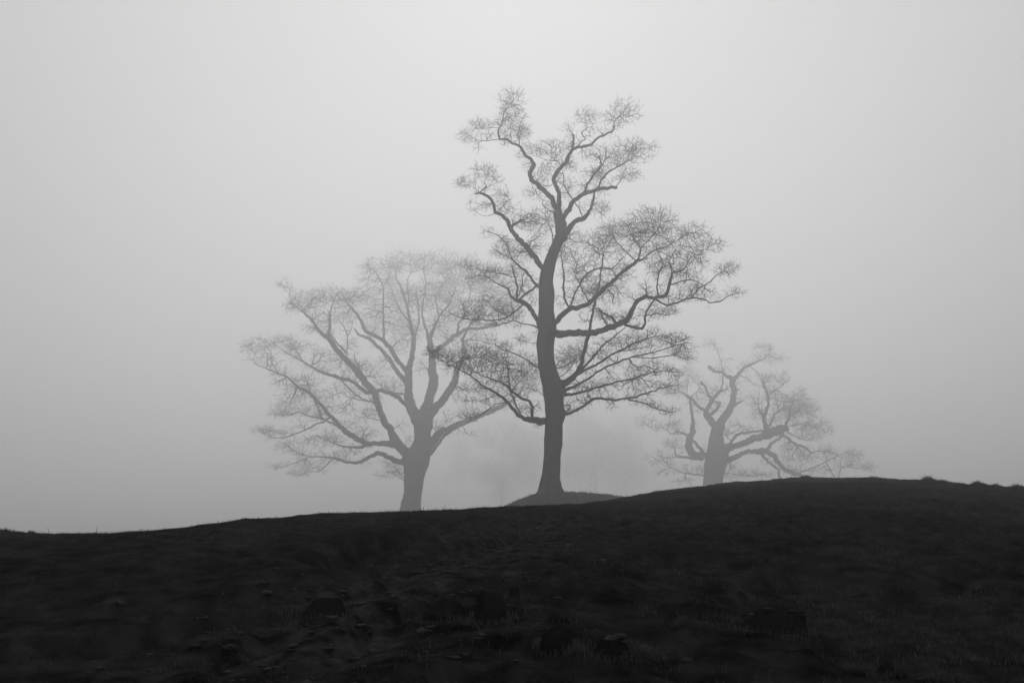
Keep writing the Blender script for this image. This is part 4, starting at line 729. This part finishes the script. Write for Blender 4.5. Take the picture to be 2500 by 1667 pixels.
ROCK_SPOTS = []
def rock(name, px, py, sx, sy, sz, seed, mat, label, tilt=(0, 0, 0), sink=0.35, cuts=7, lichen=0, cat="rock"):
    import mathutils
    v, f = rock_mesh(seed, sx, sy, sz, cuts)
    v = v @ np.array(mathutils.Euler(tilt).to_matrix()).T
    o = mesh_np(name, v, tris=f, mat=mat, smooth=False)
    ROCK_SPOTS.append((px, py, sx, sy))
    o.location = (px, py, float(height(px, py)) + sz * (1 - 2 * sink))
    tag(o, label, cat)
    if lichen:
        rng = np.random.default_rng(seed + 1)
        up = np.nonzero((v[:, 2] > 0.35 * v[:, 2].max()) & (v[:, 1] < 0.5 * v[:, 1].max()))[0]
        for k in range(lichen):
            c = v[rng.choice(up)]
            lv = ICO1[0] * np.array([1, 1, 0.2]) * G * rng.uniform(0.016, 0.035) * (1 + 0.3 * rng.normal(size=(len(ICO1[0]), 1)))
            mesh_np("lichen_patch", lv + c, tris=ICO1[1], mat=LICHEN, parent=o)
    return o
rock('rock',-0.07,2.55,0.061,0.049,0.101,1,ROCK,'largest rounded dark rock left of centre in the near slope',sink=0.38,cuts=6)
rock('rock',0.01,2.99,0.028,0.023,0.055,2,ROCK,'small pointed dark rock just behind the largest rounded rock',sink=0.38,cuts=9)
rock('rock',0.12,2.25,0.045,0.036,0.071,3,ROCK,'smooth dome shaped dark rock in the near foreground',sink=0.38,cuts=3)
rock('rock',0.26,2.23,0.062,0.049,0.065,4,ROCK,'wedge shaped dark rock with pale lichen on its peak',sink=0.38,cuts=8,lichen=14)
rock('slab',0.35,2.24,0.035,0.021,0.023,5,ROCK_PALE,'pale flat stone slab tilted beside the lichen rock',sink=0.3,cuts=10,tilt=(0.1, 0.3, 0.2))
rock('rock',-0.21,2.64,0.083,0.067,0.054,6,ROCK,'low broad dark rock left of the largest rounded rock',sink=0.38,cuts=7)
rock('boulder',0.81,2.65,0.117,0.093,0.081,7,ROCK,'broad dark boulder half buried in the right slope',sink=0.38,cuts=5,lichen=6)
rock('rock',0.89,3.23,0.034,0.027,0.040,8,ROCK,'small round rock above the broad right hand boulder',sink=0.38,cuts=6)
rock('rock',0.93,2.13,0.028,0.022,0.030,9,ROCK,'small dark rock at the bottom right edge of the slope',sink=0.38,cuts=8)
rock('stone',0.50,2.51,0.015,0.012,0.018,10,ROCK_PALE,'small pale stone on the turf between lichen rock and right boulder',sink=0.38,cuts=6)
rock('rock_ledge',-0.59,2.60,0.101,0.045,0.058,11,ROCK,'long dark rock ledge beside the worn track',sink=0.38,cuts=8,tilt=(0.0, -0.22, 0.35))

# ------------------------------------------------------------------ stones on the track (too many and too small to count)
rng = np.random.default_rng(77)
def on_track(n, spread):
    pl = np.array(TRACK); seg = np.linalg.norm(np.diff(pl, axis=0), axis=1)
    k = rng.choice(len(seg), n, p=(seg / seg.sum())); t = rng.random(n)[:, None]
    p = pl[k] * (1 - t) + pl[k + 1] * t
    return p + rng.normal(size=(n, 2)) * spread
P = on_track(3200, 0.6 * G)
S = np.exp(rng.normal(math.log(0.010), 0.7, len(P)))
S = np.clip(S, 0.006, 0.05) * G
V, Fc = ICO1
sv = V[None] * (1 + 0.22 * rng.normal(size=(len(P), len(V), 1))) * (np.stack([rng.uniform(.8, 1.7, len(P)), rng.uniform(.7, 1.2, len(P)), rng.uniform(.2, .45, len(P))], 1) * S[:, None])[:, None]
a = rng.uniform(0, 6.28, len(P)); ca, sa = np.cos(a)[:, None], np.sin(a)[:, None]
sv = np.stack([sv[..., 0] * ca - sv[..., 1] * sa, sv[..., 0] * sa + sv[..., 1] * ca, sv[..., 2]], -1)
sv += np.stack([P[:, 0], P[:, 1], height(P[:, 0], P[:, 1]) + S * 0.1], -1)[:, None]
st = (Fc[None] + (np.arange(len(P)) * len(V))[:, None, None]).reshape(-1, 3)
gravel = mesh_np("gravel", sv.reshape(-1, 3), tris=st, mat=ROCK_PALE, smooth=False)
tag(gravel, "loose stone chips strewn along the worn track", "gravel", kind="stuff")

# ------------------------------------------------------------------ grass
def blades(x, y, z, length, width, lean, rng):
    """bent three-triangle blades; z is the root height"""
    n = len(x)
    a = rng.uniform(0, 6.28, n); la = rng.uniform(0, 6.28, n)
    wx, wy = np.cos(a) * width, np.sin(a) * width
    lx, ly = np.cos(la) * lean * length, np.sin(la) * lean * length
    v = np.zeros((n, 5, 3))
    v[:, 0] = np.stack([x - wx, y - wy, z - 0.02], 1); v[:, 1] = np.stack([x + wx, y + wy, z - 0.02], 1)
    mx, my, mz = x + lx * 0.35, y + ly * 0.35, z + length * 0.6
    v[:, 2] = np.stack([mx - wx * .7, my - wy * .7, mz], 1); v[:, 3] = np.stack([mx + wx * .7, my + wy * .7, mz], 1)
    v[:, 4] = np.stack([x + lx, y + ly, z + length * np.sqrt(np.clip(1 - 0.42 * lean ** 2, 0.06, 1))], 1)
    b = np.arange(n)[:, None] * 5
    t = np.concatenate([b + [[0, 1, 3]], b + [[0, 3, 2]], b + [[2, 3, 4]]])
    return v.reshape(-1, 3), t

def scatter(n, y0, y1, rng):
    # density falls off as one over the distance, over a wedge somewhat wider than the view
    y = rng.uniform(y0, y1, n); x = rng.uniform(-0.78, 0.78, n) * (y + 1.5)
    return x, y

rng = np.random.default_rng(5)
x, y = scatter(470000, 1.0, 36, rng)
keep = rng.random(len(x)) > 0.93 * soil_mask(x, y)
tuss = fbm(x / G * 1.4, y / G * 1.15, 91, 3)
keep &= rng.random(len(x)) < 0.45 + 0.9 * np.clip(tuss + 0.3, 0, 1)
x, y, tuss = x[keep], y[keep], tuss[keep]
rough = 0.6 + 0.4 * sstep(-2, 7, x / G)
ln = G * rng.uniform(0.018, 0.05, len(x)) * rough * (1 + 1.4 * np.clip(tuss, 0, 1))
tall = rng.random(len(x)) < 0.008
ln = np.where(tall, ln * rng.uniform(1.8, 2.6, len(x)), ln)
v, t = blades(x, y, height(x, y), ln, 0.0007 + 0.0002 * y, rng.uniform(0.4, 1.5, len(x)) * np.where(tall, 0.3, 1), rng)
fx = rng.uniform(-7, 24, 9000); fy = np.interp(fx, CREST_X, CREST_Y) + rng.normal(size=9000) * 2.0
fk = rng.random(9000) < 0.1 + 1.3 * np.clip(fbm(fx * 0.9, fy * 0.15, 61, 4) + 0.15, 0, 1); fx, fy = fx[fk], fy[fk]
fv, ft = blades(fx, fy, height(fx, fy), G * (rng.gamma(2.0, 0.022, len(fx)) + 0.02), np.full(len(fx), 0.0022), rng.uniform(0.05, 0.7, len(fx)), rng)
t = np.vstack([t, ft + len(v)]); v = np.vstack([v, fv])
kx, ky = 2.6 + rng.normal(size=7000) * 5.5, 53 + rng.normal(size=7000) * 3.0      # on the knoll
kv, kt = blades(kx, ky, height(kx, ky), rng.gamma(2.0, 0.035, 7000) + 0.02, np.full(7000, 0.009), rng.uniform(0.3, 1.2, 7000), rng)
t = np.vstack([t, kt + len(v)]); v = np.vstack([v, kv])
grass = mesh_np("grass", v, tris=t, mat=GRASS, smooth=False)
tag(grass, "short dark pasture grass covering the hillside", "grass", kind="stuff")

x, y = scatter(150000, 1.2, 28, rng)
pat = fbm(x / G * 0.75 + 4, y / G * 0.65, 123, 4)
keep = (pat > 0.12) & (rng.random(len(x)) > 0.9 * soil_mask(x, y)) & (rng.random(len(x)) < sstep(-6, 5, x / G) * 0.8 + 0.15)
x, y = x[keep], y[keep]
v, t = blades(x, y, height(x, y), G * rng.uniform(0.02, 0.065, len(x)), 0.0006 + 0.00018 * y, rng.uniform(0.5, 1.4, len(x)), rng)
for (rx_, ry_, sx_, sy_) in ROCK_SPOTS:                     # longer grass round the foot of each rock
    m_ = 260; a_ = rng.uniform(0, 6.28, m_); q_ = rng.uniform(0.9, 1.5, m_)
    fx, fy = rx_ + np.cos(a_) * sx_ * q_, ry_ + np.sin(a_) * sy_ * q_
    fv, ft = blades(fx, fy, height(fx, fy), G * rng.uniform(0.02, 0.06, m_), np.full(m_, 0.0014), rng.uniform(0.3, 1.2, m_), rng)
    t = np.vstack([t, ft + len(v)]); v = np.vstack([v, fv])
dry = mesh_np("dry_grass", v, tris=t, mat=DRY, smooth=False)
tag(dry, "pale withered grass in scattered patches on the slope", "dry grass", kind="stuff")

def tussock(px, py, w, h, seed, label):
    rng = np.random.default_rng(seed)
    n = 900
    x = rng.normal(size=n) * w * 0.4; y = rng.normal(size=n) * w * 0.4
    r = np.hypot(x, y)
    root = empty("grass_tussock", (px, py, float(height(px, py)) - 0.03))
    tag(root, label, "tussock", "grass tussocks on the skyline")
    v, f = ICO4[0], ICO4[1]
    hv = v * (1 + 0.45 * fbm(v[:, 0] * 3 + seed, v[:, 1] * 2 + v[:, 2], seed, 3))[:, None] * np.array([w * 0.5, w * 0.45, h * 0.2])
    mesh_np("hump", hv, tris=f, mat=GRASS, parent=root)
    z = h * 0.15 * np.exp(-(r / (w * 0.45)) ** 2)
    bv, bt = blades(x, y, z, (0.25 + 0.75 * rng.random(n) ** 2) * h * np.exp(-(r / (w * 0.6)) ** 2), np.full(n, 0.0045), rng.uniform(0.2, 1.0, n), rng)
    b = mesh_np("blades", bv, tris=bt, mat=GRASS, parent=root, smooth=False)
    b["kind"] = "stuff"
tussock(-5.04,8.13,0.25,0.07,100,'grass tussock on the skyline at the far left edge')
tussock(-4.58,7.61,0.10,0.05,101,'low grass tussock second from the left on the skyline')
tussock(-5.07,8.64,0.13,0.07,102,'grass tussock third from the left on the skyline, last before the smooth crest')
tussock(8.76,23.94,0.30,0.11,103,'small grass tussock on the highest part of the right hand crest')
tussock(8.82,19.63,0.40,0.10,104,'low wide grass tussock just right of the hill top')
tussock(8.88,17.16,0.30,0.17,105,'biggest pointed grass tussock on the falling right hand crest')
tussock(9.06,16.96,0.23,0.10,106,'small grass tussock just right of the biggest pointed one')
tussock(9.09,15.72,0.24,0.12,107,'grass tussock where the right hand crest steps down')
tussock(9.38,15.62,0.18,0.10,108,'small grass tussock second from the right on the skyline')
tussock(9.22,14.75,0.30,0.12,109,'grass tussock on the skyline at the far right edge')

# ------------------------------------------------------------------ mist
hv = np.array([(x, y, z) for z in (-18, 92) for y in (-110, 720) for x in (-560, 560)], float)
hq = [(0, 2, 3, 1), (4, 5, 7, 6), (0, 1, 5, 4), (2, 6, 7, 3), (0, 4, 6, 2), (1, 3, 7, 5)]
hm = bpy.data.materials.new("mist"); hm.use_nodes = True
hn, hl = hm.node_tree.nodes, hm.node_tree.links
hn.clear()
ho = hn.new("ShaderNodeOutputMaterial"); pv = hn.new("ShaderNodeVolumePrincipled")
pv.inputs["Color"].default_value = grey(0.93)
pv.inputs["Density"].default_value = 0.0060
pv.inputs["Anisotropy"].default_value = 0.7
hl.new(pv.outputs[0], ho.inputs["Volume"])
haze = mesh_np("haze", hv, quads=hq, mat=hm, smooth=False)
tag(haze, "grey mist filling the air over the whole hillside", "mist", kind="stuff")
